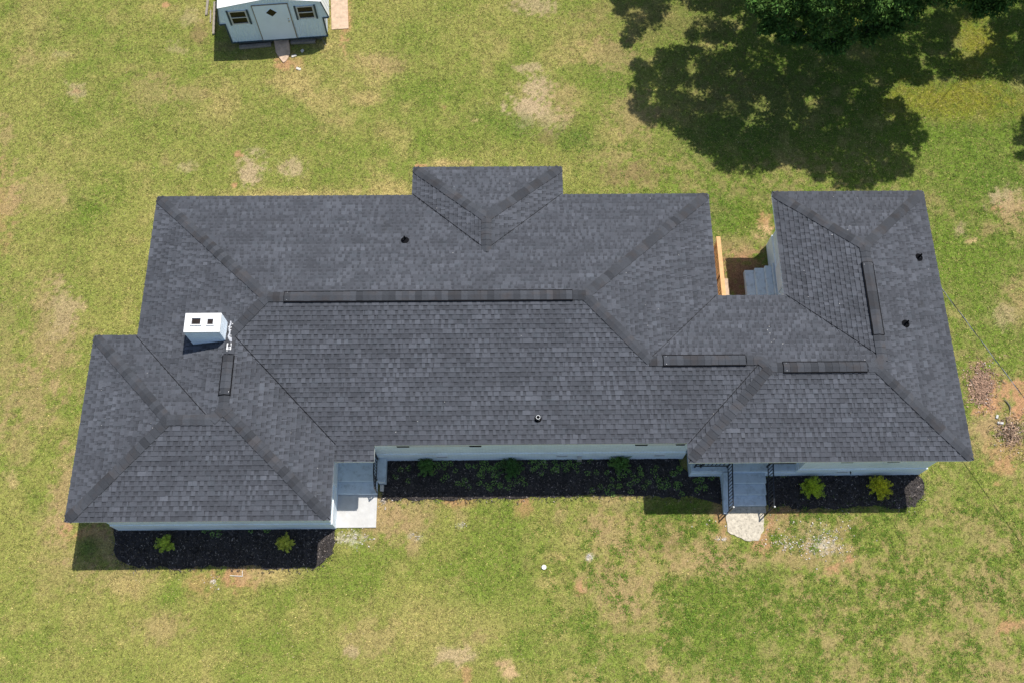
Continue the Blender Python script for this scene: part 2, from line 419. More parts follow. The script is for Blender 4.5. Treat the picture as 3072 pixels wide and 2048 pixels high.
def lawn_colour(x, y):
    x = np.asarray(x, float); y = np.asarray(y, float)
    P = np.stack([x, y, np.full_like(x, ZG)], 1)
    uv = proj(P)
    u = np.clip(uv[:, 0], -400, 3500); v = np.clip(uv[:, 1], -400, 2500)
    n1 = fbm(x, y, .35, 4, 1); n2 = fbm(x, y, 1.3, 4, 5); n3 = fbm(x, y, 4.5, 3, 9); n4 = fbm(x, y, .8, 4, 31)
    g = (.12 + .62 * sstep(.36, .70, .4 * n1 + .35 * n2 + .25 * n3))[:, None]
    s = sstep(.50, .74, .5 * n4 + .5 * fbm(x, y, 2.2, 3, 44))[:, None]
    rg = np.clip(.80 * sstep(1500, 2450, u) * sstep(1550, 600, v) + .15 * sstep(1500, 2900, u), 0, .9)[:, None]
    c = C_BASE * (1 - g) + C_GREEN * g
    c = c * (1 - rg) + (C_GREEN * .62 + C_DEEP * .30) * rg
    c = c * (1 - .40 * s) + C_STRAW * .40 * s
    c = c * (.86 + .28 * n3[:, None])
    dens = np.ones(len(x))
    # the right half of the front lawn is thin and clumpy
    cl = sstep(1500, 2050, u) * sstep(1350, 1600, v)
    cl = np.maximum(cl, sstep(1850, 2200, u) * sstep(520, 620, v) * .7)
    cl = np.maximum(cl, sstep(1750, 1900, u) * sstep(380, 500, v) * .8)
    k = fbm(x, y, 5.2, 3, 77, .7); k2 = fbm(x, y, 1.1, 3, 88)
    clump = sstep(.39, .58, k * .72 + k2 * .28)
    cc = C_TAN * (1 - clump[:, None]) + (C_GREEN * .9 + C_BASE * .22) * clump[:, None]
    a = (cl * .58)[:, None]
    c = c * (1 - a) + cc * a
    dens = dens * (1 - cl * .6 * (1 - clump)) * (1 + .3 * cl * clump)
    w1 = fbm(x, y, 1.9, 4, 120) - .5; w2 = fbm(x, y, 6.5, 4, 130) - .5; w3 = vnoise(x * 15, y * 15, 140) - .5
    for (px, py, rx, ry, ty, st) in PATCH:
        d = np.sqrt(((u - px) / (rx * 1.15)) ** 2 + ((v - py) / (ry * 1.15)) ** 2)
        sel = d < 2.2
        if not sel.any(): continue
        soft = ty in ('green', 'deep', 'straw', 'olive')
        dd = d[sel] + w1[sel] * 1.3 + w2[sel] * (1.9 if not soft else .9) + w3[sel] * (.7 if not soft else .3)
        m = sstep(1.5 if soft else 1.35, .2 if soft else .45, dd) * st * (1 if soft else .88)
        if ty == 'white': m = m * (w2[sel] > -.02)
        m = m[:, None]
        c[sel] = c[sel] * (1 - m) + TY[ty] * (.9 + .25 * n3[sel][:, None]) * m
        if not soft: dens[sel] *= 1 - np.clip(m[:, 0] * (1.1 if ty not in ('tan', 'dead') else .68), 0, 1)
        else: dens[sel] = np.clip(dens[sel] + m[:, 0] * .4, 0, 1.4)
    return np.clip(c, 0, 1), dens

def colmesh(name, V, F, C, mat, loops=3, parent=None):
    """fast mesh from numpy: V (n,3), F (m,k) index array, C (n,3) colours"""
    me = bpy.data.meshes.new(name)
    n, m, k = len(V), len(F), F.shape[1]
    me.vertices.add(n); me.vertices.foreach_set('co', V.astype(np.float32).ravel())
    me.loops.add(m * k); me.loops.foreach_set('vertex_index', F.astype(np.int32).ravel())
    me.polygons.add(m); me.polygons.foreach_set('loop_start', np.arange(0, m * k, k, dtype=np.int32))
    a = me.attributes.new('col', 'FLOAT_COLOR', 'POINT')
    C4 = np.ones((n, 4), np.float32); C4[:, :3] = C
    a.data.foreach_set('color', C4.ravel())
    me.materials.append(mat)
    me.update(calc_edges=True)
    o = bpy.data.objects.new(name, me)
    COL.objects.link(o)
    if parent is not None:
        o.parent = parent; o.matrix_parent_inverse = PINV(parent)
    return o

def inpoly(x, y, poly):
    r = np.zeros(len(x), bool); n = len(poly)
    for i in range(n):
        x0, y0 = poly[i]; x1, y1 = poly[(i + 1) % n]
        c = ((y0 > y) != (y1 > y))
        with np.errstate(divide='ignore', invalid='ignore'):
            c &= x < (x1 - x0) * (y - y0) / (y1 - y0 + 1e-12) + x0
        r ^= c
    return r
def flakes(name, x, y, z, L, W, tilt, cols, mat, label=None, parent=None):
    n = len(x)
    a = RNG.uniform(0, 2 * np.pi, n); t_ = RNG.normal(0, tilt, n); r_ = RNG.normal(0, tilt, n)
    ux, uy = np.cos(a), np.sin(a)
    V = np.empty((n, 4, 3))
    for i, (p, q_) in enumerate(((-.5, -.5), (.5, -.5), (.5, .5), (-.5, .5))):
        V[:, i, 0] = x + ux * L * p - uy * W * q_
        V[:, i, 1] = y + uy * L * p + ux * W * q_
        V[:, i, 2] = z + t_ * L * p + r_ * W * q_
    F = np.arange(n * 4).reshape(n, 4)
    return colmesh(name, V.reshape(-1, 3), F, np.repeat(cols, 4, 0), mat, parent=parent)
def axis(a, b, st, far):
    core = np.arange(a, b, st)
    out = []; s = st; x = b
    while x < far[1]: out.append(x); s *= 1.35; x += s
    out.append(far[1])
    lo = []; s = st; x = a
    while x > far[0]: s *= 1.35; x -= s; lo.append(x)
    return np.array(lo[::-1] + list(core) + out)
gx = axis(-9, 35.5, .075, (-300, 340)); gy = axis(-6.3, 23.5, .075, (-320, 330))
GX, GY = np.meshgrid(gx, gy)
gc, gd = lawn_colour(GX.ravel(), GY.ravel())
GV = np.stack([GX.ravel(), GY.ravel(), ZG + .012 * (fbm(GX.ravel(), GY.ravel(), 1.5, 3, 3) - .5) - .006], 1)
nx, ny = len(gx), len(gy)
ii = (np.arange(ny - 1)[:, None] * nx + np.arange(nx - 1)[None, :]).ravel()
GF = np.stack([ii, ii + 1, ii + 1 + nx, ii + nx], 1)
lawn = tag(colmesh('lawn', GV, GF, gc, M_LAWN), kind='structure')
lawn.data.polygons.foreach_set('use_smooth', [True] * len(lawn.data.polygons))

# ------------------------------------------------------------------ house dimensions
D = dict(xA0=1.3616, xA1=19.7601, xB1=7.7503, xD0=9.859, xD1=14.8827, xF0=18.4237, xG0=21.92, xG1=27.0, xB0=0, yB0=0,
         yA0=2.2556, yA1=10.8517, yB1=5.8662, yD1=11.9366, yF0=1.646, yF1=7.1057, yG1=10.9149, yP=1.783, xP=8.9527)
OV = .3802
PLN = {'An': ('N', 'yA1', .2771), 'As': ('S', 'yA0', .2661), 'Ae': ('E', 'xA1', .2668), 'Aw': ('W', 'xA0', .2755),
       'Dn': ('N', 'yD1', .2938), 'Dw': ('W', 'xD0', .2719), 'De': ('E', 'xD1', .2656), 'Fn': ('N', 'yF1', .264),
       'Fs': ('S', 'yF0', .2594), 'Fw': ('W', 'xF0', .2785), 'Ge': ('E', 'xG1', .2573), 'Gn': ('N', 'yG1', .2736),
       'Gw': ('W', 'xG0', .2539), 'Bn': ('N', 'yB1', .2621), 'Bs': ('S', 'yB0', .2774), 'Bw': ('W', 'xB0', .2706), 'Ce': ('E', 'xB1', .2726)}
def plane(a):
    s, c, p = PLN[a]; c = D[c]
    return {'N': (0, -p, p * c), 'S': (0, p, -p * c), 'E': (-p, 0, p * c), 'W': (p, 0, -p * c)}[s]
def P3(*n):
    Mx = []; r = []
    for q in n:
        A, B, C_ = plane(q); Mx.append([A, B, -1]); r.append(-C_)
    return tuple(np.linalg.solve(np.array(Mx), np.array(r))[:2])
def P2(a, b):                       # two planes meet at eave level
    o = {}
    for q in (a, b):
        s, c, p = PLN[q]; o['y' if s in 'NS' else 'x'] = D[c]
    return (o['x'], o['y'])
A_rW, A_rE = P3('An', 'As', 'Aw'), P3('An', 'As', 'Ae')
D_v, D_pk = P3('An', 'Dw', 'De'), P3('Dn', 'Dw', 'De')
E_rW, F_rE, F_rW = P3('Fn', 'As', 'Ae'), P3('Fn', 'Fs', 'Ge'), P3('Fn', 'Fs', 'Fw')
V1, V2 = P3('Gw', 'Ge', 'Fn'), P3('Fw', 'As', 'Fn')
G_rN = P3('Gn', 'Gw', 'Ge')
B_rW, C_rS, V3, J1 = P3('Bn', 'Bs', 'Bw'), P3('Bs', 'Ce', 'Aw'), P3('Bn', 'Bs', 'Aw'), P3('As', 'Ce', 'Aw')
d = D
ROOF = {
 'An': [(d['xA0'], d['yA1']), A_rW, A_rE, (d['xA1'], d['yA1']), (d['xD1'], d['yA1']), D_v, (d['xD0'], d['yA1'])],
 'Dn': [(d['xD0'], d['yD1']), D_pk, (d['xD1'], d['yD1'])],
 'Dw': [(d['xD0'], d['yD1']), (d['xD0'], d['yA1']), D_v, D_pk],
 'De': [(d['xD1'], d['yD1']), D_pk, D_v, (d['xD1'], d['yA1'])],
 'Ae': [(d['xA1'], d['yA1']), A_rE, E_rW, (d['xA1'], d['yF1'])],
 'Fn': [(d['xA1'], d['yF1']), E_rW, V2, F_rW, F_rE, V1, (d['xG0'], d['yF1'])],
 'Gn': [(d['xG0'], d['yG1']), G_rN, (d['xG1'], d['yG1'])],
 'Gw': [(d['xG0'], d['yG1']), (d['xG0'], d['yF1']), V1, G_rN],
 'Ge': [(d['xG1'], d['yG1']), G_rN, V1, F_rE, (d['xG1'], d['yF0'])],
 'Fs': [(d['xF0'], d['yF0']), (d['xG1'], d['yF0']), F_rE, F_rW],
 'Fw': [(d['xF0'], d['yF0']), F_rW, V2, (d['xF0'], d['yA0'])],
 'As': [(d['xP'], d['yA0']), (d['xF0'], d['yA0']), V2, E_rW, A_rE, A_rW, J1, (d['xB1'], d['yA0']), (d['xB1'], d['yP']), (d['xP'], d['yP'])],
 'Aw': [(d['xA0'], d['yA1']), (d['xA0'], d['yB1']), V3, C_rS, J1, A_rW],
 'Bn': [(0, d['yB1']), B_rW, V3, (d['xA0'], d['yB1'])],
 'Bw': [(0, 0), B_rW, (0, d['yB1'])],
 'Bs': [(0, 0), (d['xB1'], 0), C_rS, V3, B_rW],
 'Ce': [(d['xB1'], 0), (d['xB1'], d['yA0']), J1, C_rS],
}
def zof(a, p):
    A, B, C_ = plane(a)
    return A * p[0] + B * p[1] + C_

house = empty('brick_house', (13.5, 6, ZG), 'long white painted brick house under a grey shingle hip roof with several wings', 'house')

# walls: outline moved in by the overhang
OUT = [(0, 0), (d['xB1'], 0), (d['xB1'], d['yA0']), (d['xF0'], d['yA0']), (d['xF0'], d['yF0']), (27, d['yF0']), (27, d['yG1']), (d['xG0'], d['yG1']),
       (d['xG0'], d['yF1']), (d['xA1'], d['yF1']), (d['xA1'], d['yA1']), (d['xD1'], d['yA1']), (d['xD1'], d['yD1']), (d['xD0'], d['yD1']),
       (d['xD0'], d['yA1']), (d['xA0'], d['yA1']), (d['xA0'], d['yB1']), (0, d['yB1'])]
def inset(poly, o):
    r = []
    n = len(poly)
    for i in range(n):
        a, b, c = Vector(poly[i - 1]), Vector(poly[i]), Vector(poly[(i + 1) % n])
        d1 = (b - a).normalized(); d2 = (c - b).normalized()
        n1 = Vector((-d1.y, d1.x)); n2 = Vector((-d2.y, d2.x))
        r.append(tuple(b + (n1 + n2) * o))
    return r
WO = inset(OUT, OV)
ZW = -.17
YM = d['yA0'] + OV; YW = d['yF0'] + OV
XPO = 22.45                       # east end of the recessed porch of the right wing
# replace the right wing's front corner by the porch recess
WO[7] = (22.5, WO[7][1]); WO[8] = (22.5, WO[8][1])
WP = []
for i, p in enumerate(WO):
    if i == 4:
        WP += [(WO[4][0], 3.9), (XPO, 3.9), (XPO, YW)]
    else: WP.append(p)
WP[3] = (WO[3][0], YM)
mb = MB()
def wallring(mb, poly, z0, z1, off=0):
    q = inset(poly, -off) if off else poly
    for i in range(len(q)):
        a, b = q[i], q[(i + 1) % len(q)]
        mb.face([(*a, z0), (*b, z0), (*b, z1), (*a, z1)])
    return q
wallring(mb, WP, ZG + .80, ZW)
q = wallring(mb, WP, ZG - .05, ZG + .80, .028)
for i in range(len(WP)):
    j = (i + 1) % len(WP)
    mb.face([(*q[i], ZG + .80), (*q[j], ZG + .80), (*WP[j], ZG + .812), (*WP[i], ZG + .812)])
wall = mb.build('wall', M_WALL, house)

# roof deck with fascia and soffit
mb = MB()
for a, poly in ROOF.items():
    mb.face([(p[0], p[1], zof(a, p) - .006) for p in poly])
roof = mb.build('roof', M_BLACK, house)
mb = MB()
fo = inset(OUT, .012)
for i in range(len(fo)):
    a, b = fo[i], fo[(i + 1) % len(fo)]
    mb.face([(*a, -.17), (*b, -.17), (*b, -.012), (*a, -.012)])
pz = zof('As', (0, d['yP']))
pe = [(d['xB1'] + .012, d['yP'] + .012), (d['xP'] - .012, d['yP'] + .012), (d['xP'] - .012, d['yA0'] + .02), (d['xB1'] + .012, d['yA0'] + .02)]
mb.face([(*pe[0], pz - .16), (*pe[1], pz - .16), (*pe[1], pz - .012), (*pe[0], pz - .012)])
mb.face([(*pe[1], pz - .16), (*pe[2], pz - .16), (*pe[2], -.012), (*pe[1], pz - .012)])
mb.build('fascia', M_TRIM, roof)
mb = MB(); mb.face([(*p, -.168) for p in reversed(inset(OUT, .014))]); mb.face([(*p, pz - .158) for p in reversed(pe)])
mb.build('soffit', M_TRIM, roof)

# ---- shingles
EXP = .1465
def sh_clip(poly, box):
    x0, x1, y0, y1 = box
    for ax, lim, sg in ((0, x0, 1), (0, x1, -1), (1, y0, 1), (1, y1, -1)):
        out = []
        n = len(poly)
        for i in range(n):
            a, b = poly[i], poly[(i + 1) % n]
            ia = (a[ax] - lim) * sg >= -1e-9; ib = (b[ax] - lim) * sg >= -1e-9
            if ia: out.append(a)
            if ia != ib:
                t = (lim - a[ax]) / (b[ax] - a[ax])
                out.append((a[0] + (b[0] - a[0]) * t, a[1] + (b[1] - a[1]) * t))
        poly = out
        if len(poly) < 3: return []
    r = []
    for p in poly:
        if not r or abs(p[0] - r[-1][0]) + abs(p[1] - r[-1][1]) > 1e-5: r.append(p)
    while len(r) > 2 and abs(r[0][0] - r[-1][0]) + abs(r[0][1] - r[-1][1]) < 1e-5: r.pop()
    return r if len(r) > 2 else []
def area(p):
    return abs(sum(p[i][0] * p[(i + 1) % len(p)][1] - p[(i + 1) % len(p)][0] * p[i][1] for i in range(len(p)))) / 2

def frame_of(a):
    """origin, u (along the eave), v (up the slope), normal"""
    s, c, p = PLN[a]; c = D[c]; k = 1 / math.sqrt(1 + p * p)
    if s == 'S': o = Vector((0, c, 0)); u = Vector((1, 0, 0)); v = Vector((0, 1, p)) * k
    if s == 'N': o = Vector((0, c, 0)); u = Vector((-1, 0, 0)); v = Vector((0, -1, p)) * k
    if s == 'E': o = Vector((c, 0, 0)); u = Vector((0, 1, 0)); v = Vector((-1, 0, p)) * k
    if s == 'W': o = Vector((c, 0, 0)); u = Vector((0, -1, 0)); v = Vector((1, 0, p)) * k
    return o, u, v, u.cross(v)

def blotch(x, y):
    return float(fbm(np.array([x]), np.array([y]), 1.6, 3, 200)[0])
strips = []                        # (size in the picture, plane, local polygons)
for a, poly in ROOF.items():
    o, u, v, n = frame_of(a)
    pl = []
    for p in poly:
        q = Vector((p[0], p[1], zof(a, p))) - o
        pl.append((q.dot(u), q.dot(v)))
    umin = min(p[0] for p in pl); umax = max(p[0] for p in pl); vmin = min(p[1] for p in pl); vmax = max(p[1] for p in pl)
    # push eave vertices a little over the edge
    pl = [(p[0], p[1] - (.012 if abs(p[1] - 0) < 1e-4 or abs(p[1] - vmin) < 1e-4 else 0)) for p in pl]
    k0 = math.floor((vmin + .003) / EXP); k1 = math.ceil(vmax / EXP)
    for k in range(k0, k1):
        v0 = k * EXP + random.uniform(-.0025, .0025) - (.012 if k == k0 else 0); v1 = (k + 1) * EXP
        us = umin - random.random() * 1.0
        while us < umax:
            ue = us + 1.0
            base = sh_clip(pl, (us, ue - .0015, v0, v1 + .004))
            if base and area(base) > .0006:
                els = []
                lift = random.uniform(0, .002)
                cx = sum(p[0] for p in base) / len(base); cy = sum(p[1] for p in base) / len(base)
                W = o + u * cx + v * cy
                st = .98 + .06 * random.gauss(0, 1)
                # base layer, seen between the teeth
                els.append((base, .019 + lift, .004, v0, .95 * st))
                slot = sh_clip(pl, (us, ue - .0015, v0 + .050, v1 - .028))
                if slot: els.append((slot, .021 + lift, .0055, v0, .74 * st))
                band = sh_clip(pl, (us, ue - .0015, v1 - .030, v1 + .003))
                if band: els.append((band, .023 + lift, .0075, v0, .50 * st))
                # dark band painted in for the butt's shadow, like the makers' printed shadow line
                x = us + random.uniform(0, .04)
                while x < ue - .03:
                    w = random.choice((.08, .10, .11, .12, .14, .17, .22)) * random.uniform(.9, 1.1)
                    g = random.choice((0, .07, .085, .10, .115, .13, .14)) * random.uniform(.9, 1.1)
                    t1 = min(x + w, ue - .002)
                    tp = sh_clip(pl, (x, t1, v0 - .003, v1 + .003))
                    Wt = o + u * x + v * v0
                    tn = st * (1.0 + random.choice((-.13, -.06, -.02, 0, .02, .04, .06, .10))) * (1.36 - .74 * blotch(Wt.x * 1.2, Wt.y * 2.6))
                    if tp and area(tp) > .0003: els.append((tp, .030 + lift, .011, v0, tn))
                    x = t1 + g
                big = area(base)
                pxs = proj(np.array([W[:]]))[0]
                inside = -40 < pxs[0] < 3112 and -40 < pxs[1] < 2088
                view = (Vector(CAM) - W).normalized().dot(n) / (Vector(CAM) - W).length ** 2
                strips.append((big * view if inside else 0, a, els))
            us = ue
strips.sort(key=lambda s: -s[0])
FR = {a: frame_of(a) for a in ROOF}
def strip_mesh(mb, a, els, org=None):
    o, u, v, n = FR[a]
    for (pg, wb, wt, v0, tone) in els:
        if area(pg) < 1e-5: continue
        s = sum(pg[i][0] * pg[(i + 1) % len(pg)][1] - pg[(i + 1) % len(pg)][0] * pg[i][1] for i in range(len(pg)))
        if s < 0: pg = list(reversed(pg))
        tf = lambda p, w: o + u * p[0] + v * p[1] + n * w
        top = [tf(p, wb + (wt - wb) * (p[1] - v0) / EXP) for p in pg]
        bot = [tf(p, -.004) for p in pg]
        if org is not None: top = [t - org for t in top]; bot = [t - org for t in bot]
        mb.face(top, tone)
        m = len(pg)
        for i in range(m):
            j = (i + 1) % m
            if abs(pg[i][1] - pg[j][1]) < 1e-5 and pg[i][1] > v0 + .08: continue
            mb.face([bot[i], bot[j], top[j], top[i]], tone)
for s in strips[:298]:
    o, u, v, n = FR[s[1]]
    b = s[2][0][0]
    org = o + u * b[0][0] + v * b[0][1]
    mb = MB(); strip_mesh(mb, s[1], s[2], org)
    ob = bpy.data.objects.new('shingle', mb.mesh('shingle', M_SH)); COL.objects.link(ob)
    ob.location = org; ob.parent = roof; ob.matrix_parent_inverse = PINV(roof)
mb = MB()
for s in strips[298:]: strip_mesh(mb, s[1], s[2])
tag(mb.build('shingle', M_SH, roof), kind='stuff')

# ---- caps on hips and ridges, ridge vents
EDGES = [  # low end, high end (or ridge), adjoining planes
 ('An', 'Aw', P2('An', 'Aw'), A_rW), ('An', 'Ae', P2('An', 'Ae'), A_rE), ('As', 'Aw', J1, A_rW), ('As', 'Ae', E_rW, A_rE),
 ('Dn', 'Dw', P2('Dn', 'Dw'), D_pk), ('Dn', 'De', P2('Dn', 'De'), D_pk), ('Gn', 'Gw', P2('Gn', 'Gw'), G_rN), ('Gn', 'Ge', P2('Gn', 'Ge'), G_rN),
 ('Fs', 'Ge', P2('Fs', 'Ge'), F_rE), ('Fs', 'Fw', P2('Fs', 'Fw'), F_rW), ('Fn', 'Fw', V2, F_rW), ('Bn', 'Bw', P2('Bn', 'Bw'), B_rW),
 ('Bs', 'Bw', P2('Bs', 'Bw'), B_rW), ('Bs', 'Ce', P2('Bs', 'Ce'), C_rS), ('Bs', 'Aw', V3, C_rS), ('Fn', 'Ge', V1, F_rE),
 ('An', 'As', A_rE, A_rW), ('Dw', 'De', D_v, D_pk), ('Fn', 'As', E_rW, V2), ('Fn', 'Fs', F_rE, F_rW), ('Gw', 'Ge', V1, G_rN), ('Bn', 'Bs', B_rW, V3), ('Aw', 'Ce', C_rS, J1),
]
def norm_of(a): return FR[a][3]
caps = []
RV = []
def vent_range(name, p0, p1):
    RV.append((name, p0, p1))
# measured ends of the five ridge vents
def on_ridge(a, b, e0, e1, axis_, c0, c1):
    t = lambda c: (c - e0[axis_]) / (e1[axis_] - e0[axis_])
    f = lambda c: (e0[0] + (e1[0] - e0[0]) * t(c), e0[1] + (e1[1] - e0[1]) * t(c))
    return f(c0), f(c1)
VENTS = [('An', 'As', *on_ridge('An', 'As', A_rE, A_rW, 0, at(852, 893, 1.17)[0], at(1718, 888, 1.17)[0])),
         ('Fn', 'As', *on_ridge('Fn', 'As', E_rW, V2, 0, at(1988, 1076, .64)[0], at(2236, 1074, .64)[0])),
         ('Fn', 'Fs', *on_ridge('Fn', 'Fs', F_rE, F_rW, 0, at(2348, 1100, .71)[0], at(2600, 1098, .71)[0])),
         ('Gw', 'Ge', *on_ridge('Gw', 'Ge', V1, G_rN, 1, at(2600, 787, .65)[1], at(2632, 1005, .65)[1])),
         ('Aw', 'Ce', *on_ridge('Aw', 'Ce', C_rS, J1, 1, at(668, 1185, .88)[1], at(684, 1065, .88)[1]))]
def edge_frame(a, b, p0, p1):
    P0 = Vector((*p0, zof(a, p0))); P1 = Vector((*p1, zof(a, p1)))
    dr = (P1 - P0).normalized()
    na, nb = norm_of(a), norm_of(b)
    sa = dr.cross(na).normalized()
    if sa.dot(nb) > 0: sa = -sa
    if zof(a, (P0 + sa * .3)[:2]) > (P0 + sa * .3).z + .02: pass
    # direction lying in plane a, pointing away from plane b
    mid = (P0 + P1) / 2
    ca = dr.cross(na).normalized(); cb = dr.cross(nb).normalized()
    ca = ca if ca.z < -1e-6 or (abs(ca.z) < 1e-6 and ca.dot(na + 0 * nb) >= 0) else -ca
    cb = cb if cb.z < 0 else -cb
    if ca.z > 0: ca = -ca
    return P0, P1, dr, na, nb, ca, cb
CW = .155
for (a, b, p0, p1) in EDGES:
    P0, P1, dr, na, nb, ca, cb = edge_frame(a, b, p0, p1)
    L = (P1 - P0).length
    up = (na + nb).normalized()
    step = .20; k = 0
    hip = abs(P1.z - P0.z) > .1
    ca2, cb2 = ca, cb
    n_ = max(1, int(L / step)); step = L / n_
    for k in range(n_):
        s0 = k * step + (.0 if k else (.10 if hip and abs(P0.z) < .01 else -.03)); s1 = (k + 1) * step + .045
        skip = False
        mid = P0 + dr * ((k + .5) * step)
        for (va, vb, q0, q1) in VENTS:
            if va == a and vb == b:
                ax = 0 if abs(q1[0] - q0[0]) > abs(q1[1] - q0[1]) else 1
                if min(q0[ax], q1[ax]) - .02 < mid[ax] < max(q0[ax], q1[ax]) + .02: skip = True
        if skip: continue
        w = CW * random.uniform(.95, 1.04)
        h0, h1 = .052, .038
        if k == 0 and hip: w *= .96
        pts = []
        for (sd, hh) in ((s0, h0), (s1, h1)):
            c = P0 + dr * sd
            row = [c + ca2 * w + na * (hh - .004), c + ca2 * w * .35 + na * hh, c + up * (hh + .004), c + cb2 * w * .35 + nb * hh, c + cb2 * w + nb * (hh - .004)]
            pts.append(row)
        low = [c - up * .03 for c in pts[0]]
        tone = random.choice((.72, .82, .90, .97, 1.02, 1.08, 1.18)) * random.uniform(.95, 1.05)
        caps.append((w * (proj(np.array([mid[:]]))[0][1] + 1500), pts, low, tone, mid))
# caps riding on the vents
for (a, b, q0, q1) in VENTS:
    P0, P1, dr, na, nb, ca, cb = edge_frame(a, b, q0, q1)
    L = (P1 - P0).length; up = (na + nb).normalized(); s = .0
    vb_ = MB()
    W0 = .178; H = .052
    sides = []
    for sd in (0, L):
        c = P0 + dr * sd
        sides.append([c + ca * W0 + na * .012, c + ca * W0 + na * (H + .012), c + up * (H + .020), c + cb * W0 + nb * (H + .012), c + cb * W0 + nb * .012])
    for i in range(4): vb_.face([sides[0][i], sides[0][i + 1], sides[1][i + 1], sides[1][i]])
    vb_.face(sides[0]); vb_.face(list(reversed(sides[1])))
    vb_.build('ridge_vent', M_BLACK, roof)
    # small nail heads near its end
    for t_ in (.10, L - .16):
        for cc_, nn_ in ((ca, na), (cb, nb)):
            for e_ in (0, .05):
                c = P0 + dr * (t_ + e_) + cc_ * .11 + nn_ * (H + .03)
                nb_ = MB(); nb_.lathe(c, [(.0, .006), (.008, .005), (.009, 0)], 6, nn_)
                if t_ < .2 and e_ == 0: nb_.build('nail_head', M_GALV, roof)
    n_ = max(1, int(L / .20)); step = L / n_
    for k in range(n_):
        s0 = k * step - (0 if k else -.02); s1 = min((k + 1) * step + .03, L - .01)
        w = .143 * random.uniform(.96, 1.02)
        pts = []
        for sd, hh in ((s0, H + .026), (s1, H + .016)):
            c = P0 + dr * sd
            pts.append([c + ca * w + na * (hh - .002), c + ca * w * .35 + na * hh, c + up * (hh + .006), c + cb * w * .35 + nb * hh, c + cb * w + nb * (hh - .002)])
        low = [c - up * .012 for c in pts[0]]
        caps.append((w * 5000, pts, low, random.choice((.72, .82, .90, .97, 1.02, 1.08, 1.18)), P0 + dr * s0))
caps.sort(key=lambda c: -c[0])
def cap_geo(mb, c, org):
    _, pts, low, tone, mid = c
    A = [[p - org for p in r] for r in pts]; Lw = [p - org for p in low]
    for i in range(4):
        mb.face([A[0][i], A[0][i + 1], A[1][i + 1], A[1][i]], tone)
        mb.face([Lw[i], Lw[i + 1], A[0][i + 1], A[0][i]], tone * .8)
    for i_ in (0, 4):
        a_, b_ = A[0][i_], A[1][i_]; dn = (Lw[i_] - A[0][i_])
        mb.face([a_, b_, b_ + dn, a_ + dn] if i_ == 0 else [b_, a_, a_ + dn, b_ + dn], tone * .55)  # side skirts toned darker, the shadow line along the cap edge painted in
for c in caps[:295]:
    mb = MB(); cap_geo(mb, c, c[4])
    ob = bpy.data.objects.new('ridge_cap_shingle', mb.mesh('ridge_cap_shingle', M_CAP)); COL.objects.link(ob)
    ob.location = c[4]; ob.parent = roof; ob.matrix_parent_inverse = PINV(roof)
if len(caps) > 295:
    mb = MB()
    for c in caps[295:]: cap_geo(mb, c, Vector((0, 0, 0)))
    tag(mb.build('ridge_cap_shingle', M_CAP, roof), kind='stuff')

for (a, b, p0, p1, off) in (('As', 'Ce', (d['xB1'], d['yA0']), J1, .05), ('Bn', 'Aw', (d['xA0'], d['yB1']), V3, .05), ('Dw', 'An', (d['xD0'], d['yA1']), D_v, .05),
                           ('De', 'An', (d['xD1'], d['yA1']), D_v, .05), ('Fw', 'As', (d['xF0'], d['yA0']), V2, .05), ('Gw', 'Fn', (d['xG0'], d['yF1']), V1, .05), ('Ae', 'Fn', (d['xA1'], d['yF1']), E_rW, .05)):
    P0 = Vector((*p0, zof(a, p0))); P1 = Vector((*p1, zof(a, p1))); n = norm_of(a)
    sd = (P1 - P0).normalized().cross(n).normalized(); nb_ = norm_of(b)
    if sd.dot(nb_) < 0: sd = -sd
    mb = MB(); thin = .010 if a in ('Gw', 'Ae', 'De') else .016
    A0 = P0 + sd * off + n * .026; A1 = P1 + sd * off + n * .026
    mb.bar(A0, A1, thin, .014); mb.build('valley_cut', M_BLACK, roof)
# ---- chimney: courses of painted brick, slab cap, two flues
CX0, CX1, CY0, CY1, CT = 3.32, 4.395, 5.335, 5.945, 1.56
mb = MB()
z = .35; k = 0
while z < CT - .07:
    o_ = 0 if k % 2 == 0 else 0
    z1 = min(z + .064, CT - .07)
    mb.box(CX0, CX1, CY0, CY1, z, z1)
    mb.box(CX0 + .004, CX1 - .004, CY0 + .004, CY1 - .004, z1, min(z1 + .010, CT - .07))
    z = z1 + .010; k += 1
ch = mb.build('chimney', M_WALL, house)
mb = MB(); mb.box(CX0 - .004, CX1 + .004, CY0 - .004, CY1 + .004, CT - .075, CT)
mb.build('chimney_cap', M_WHITE, ch, bevel=.012)
for (fx0, fx1, fy0, fy1, hh) in ((3.545, 3.81, 5.56, 5.755, .07), (4.015, 4.185, 5.56, 5.73, .06)):
    mb = MB()
    t = .035
    for (x0, x1, y0, y1) in ((fx0 - t, fx1 + t, fy0 - t, fy0), (fx0 - t, fx1 + t, fy1, fy1 + t), (fx0 - t, fx0, fy0, fy1), (fx1, fx1 + t, fy0, fy1)):
        mb.box(x0, x1, y0, y1, CT - .3, CT + hh)
    mb.build('flue', M_WHITE, ch, bevel=.012)
    mb = MB(); mb.face([(fx0, fy0, CT + .012), (fx1, fy0, CT + .012), (fx1, fy1, CT + .012), (fx0, fy1, CT + .012)], .22)  # dark sheet across the flue, the shade of its depth put into the colour
    mb.build('flue_opening', M_FLUESHADE, ch)
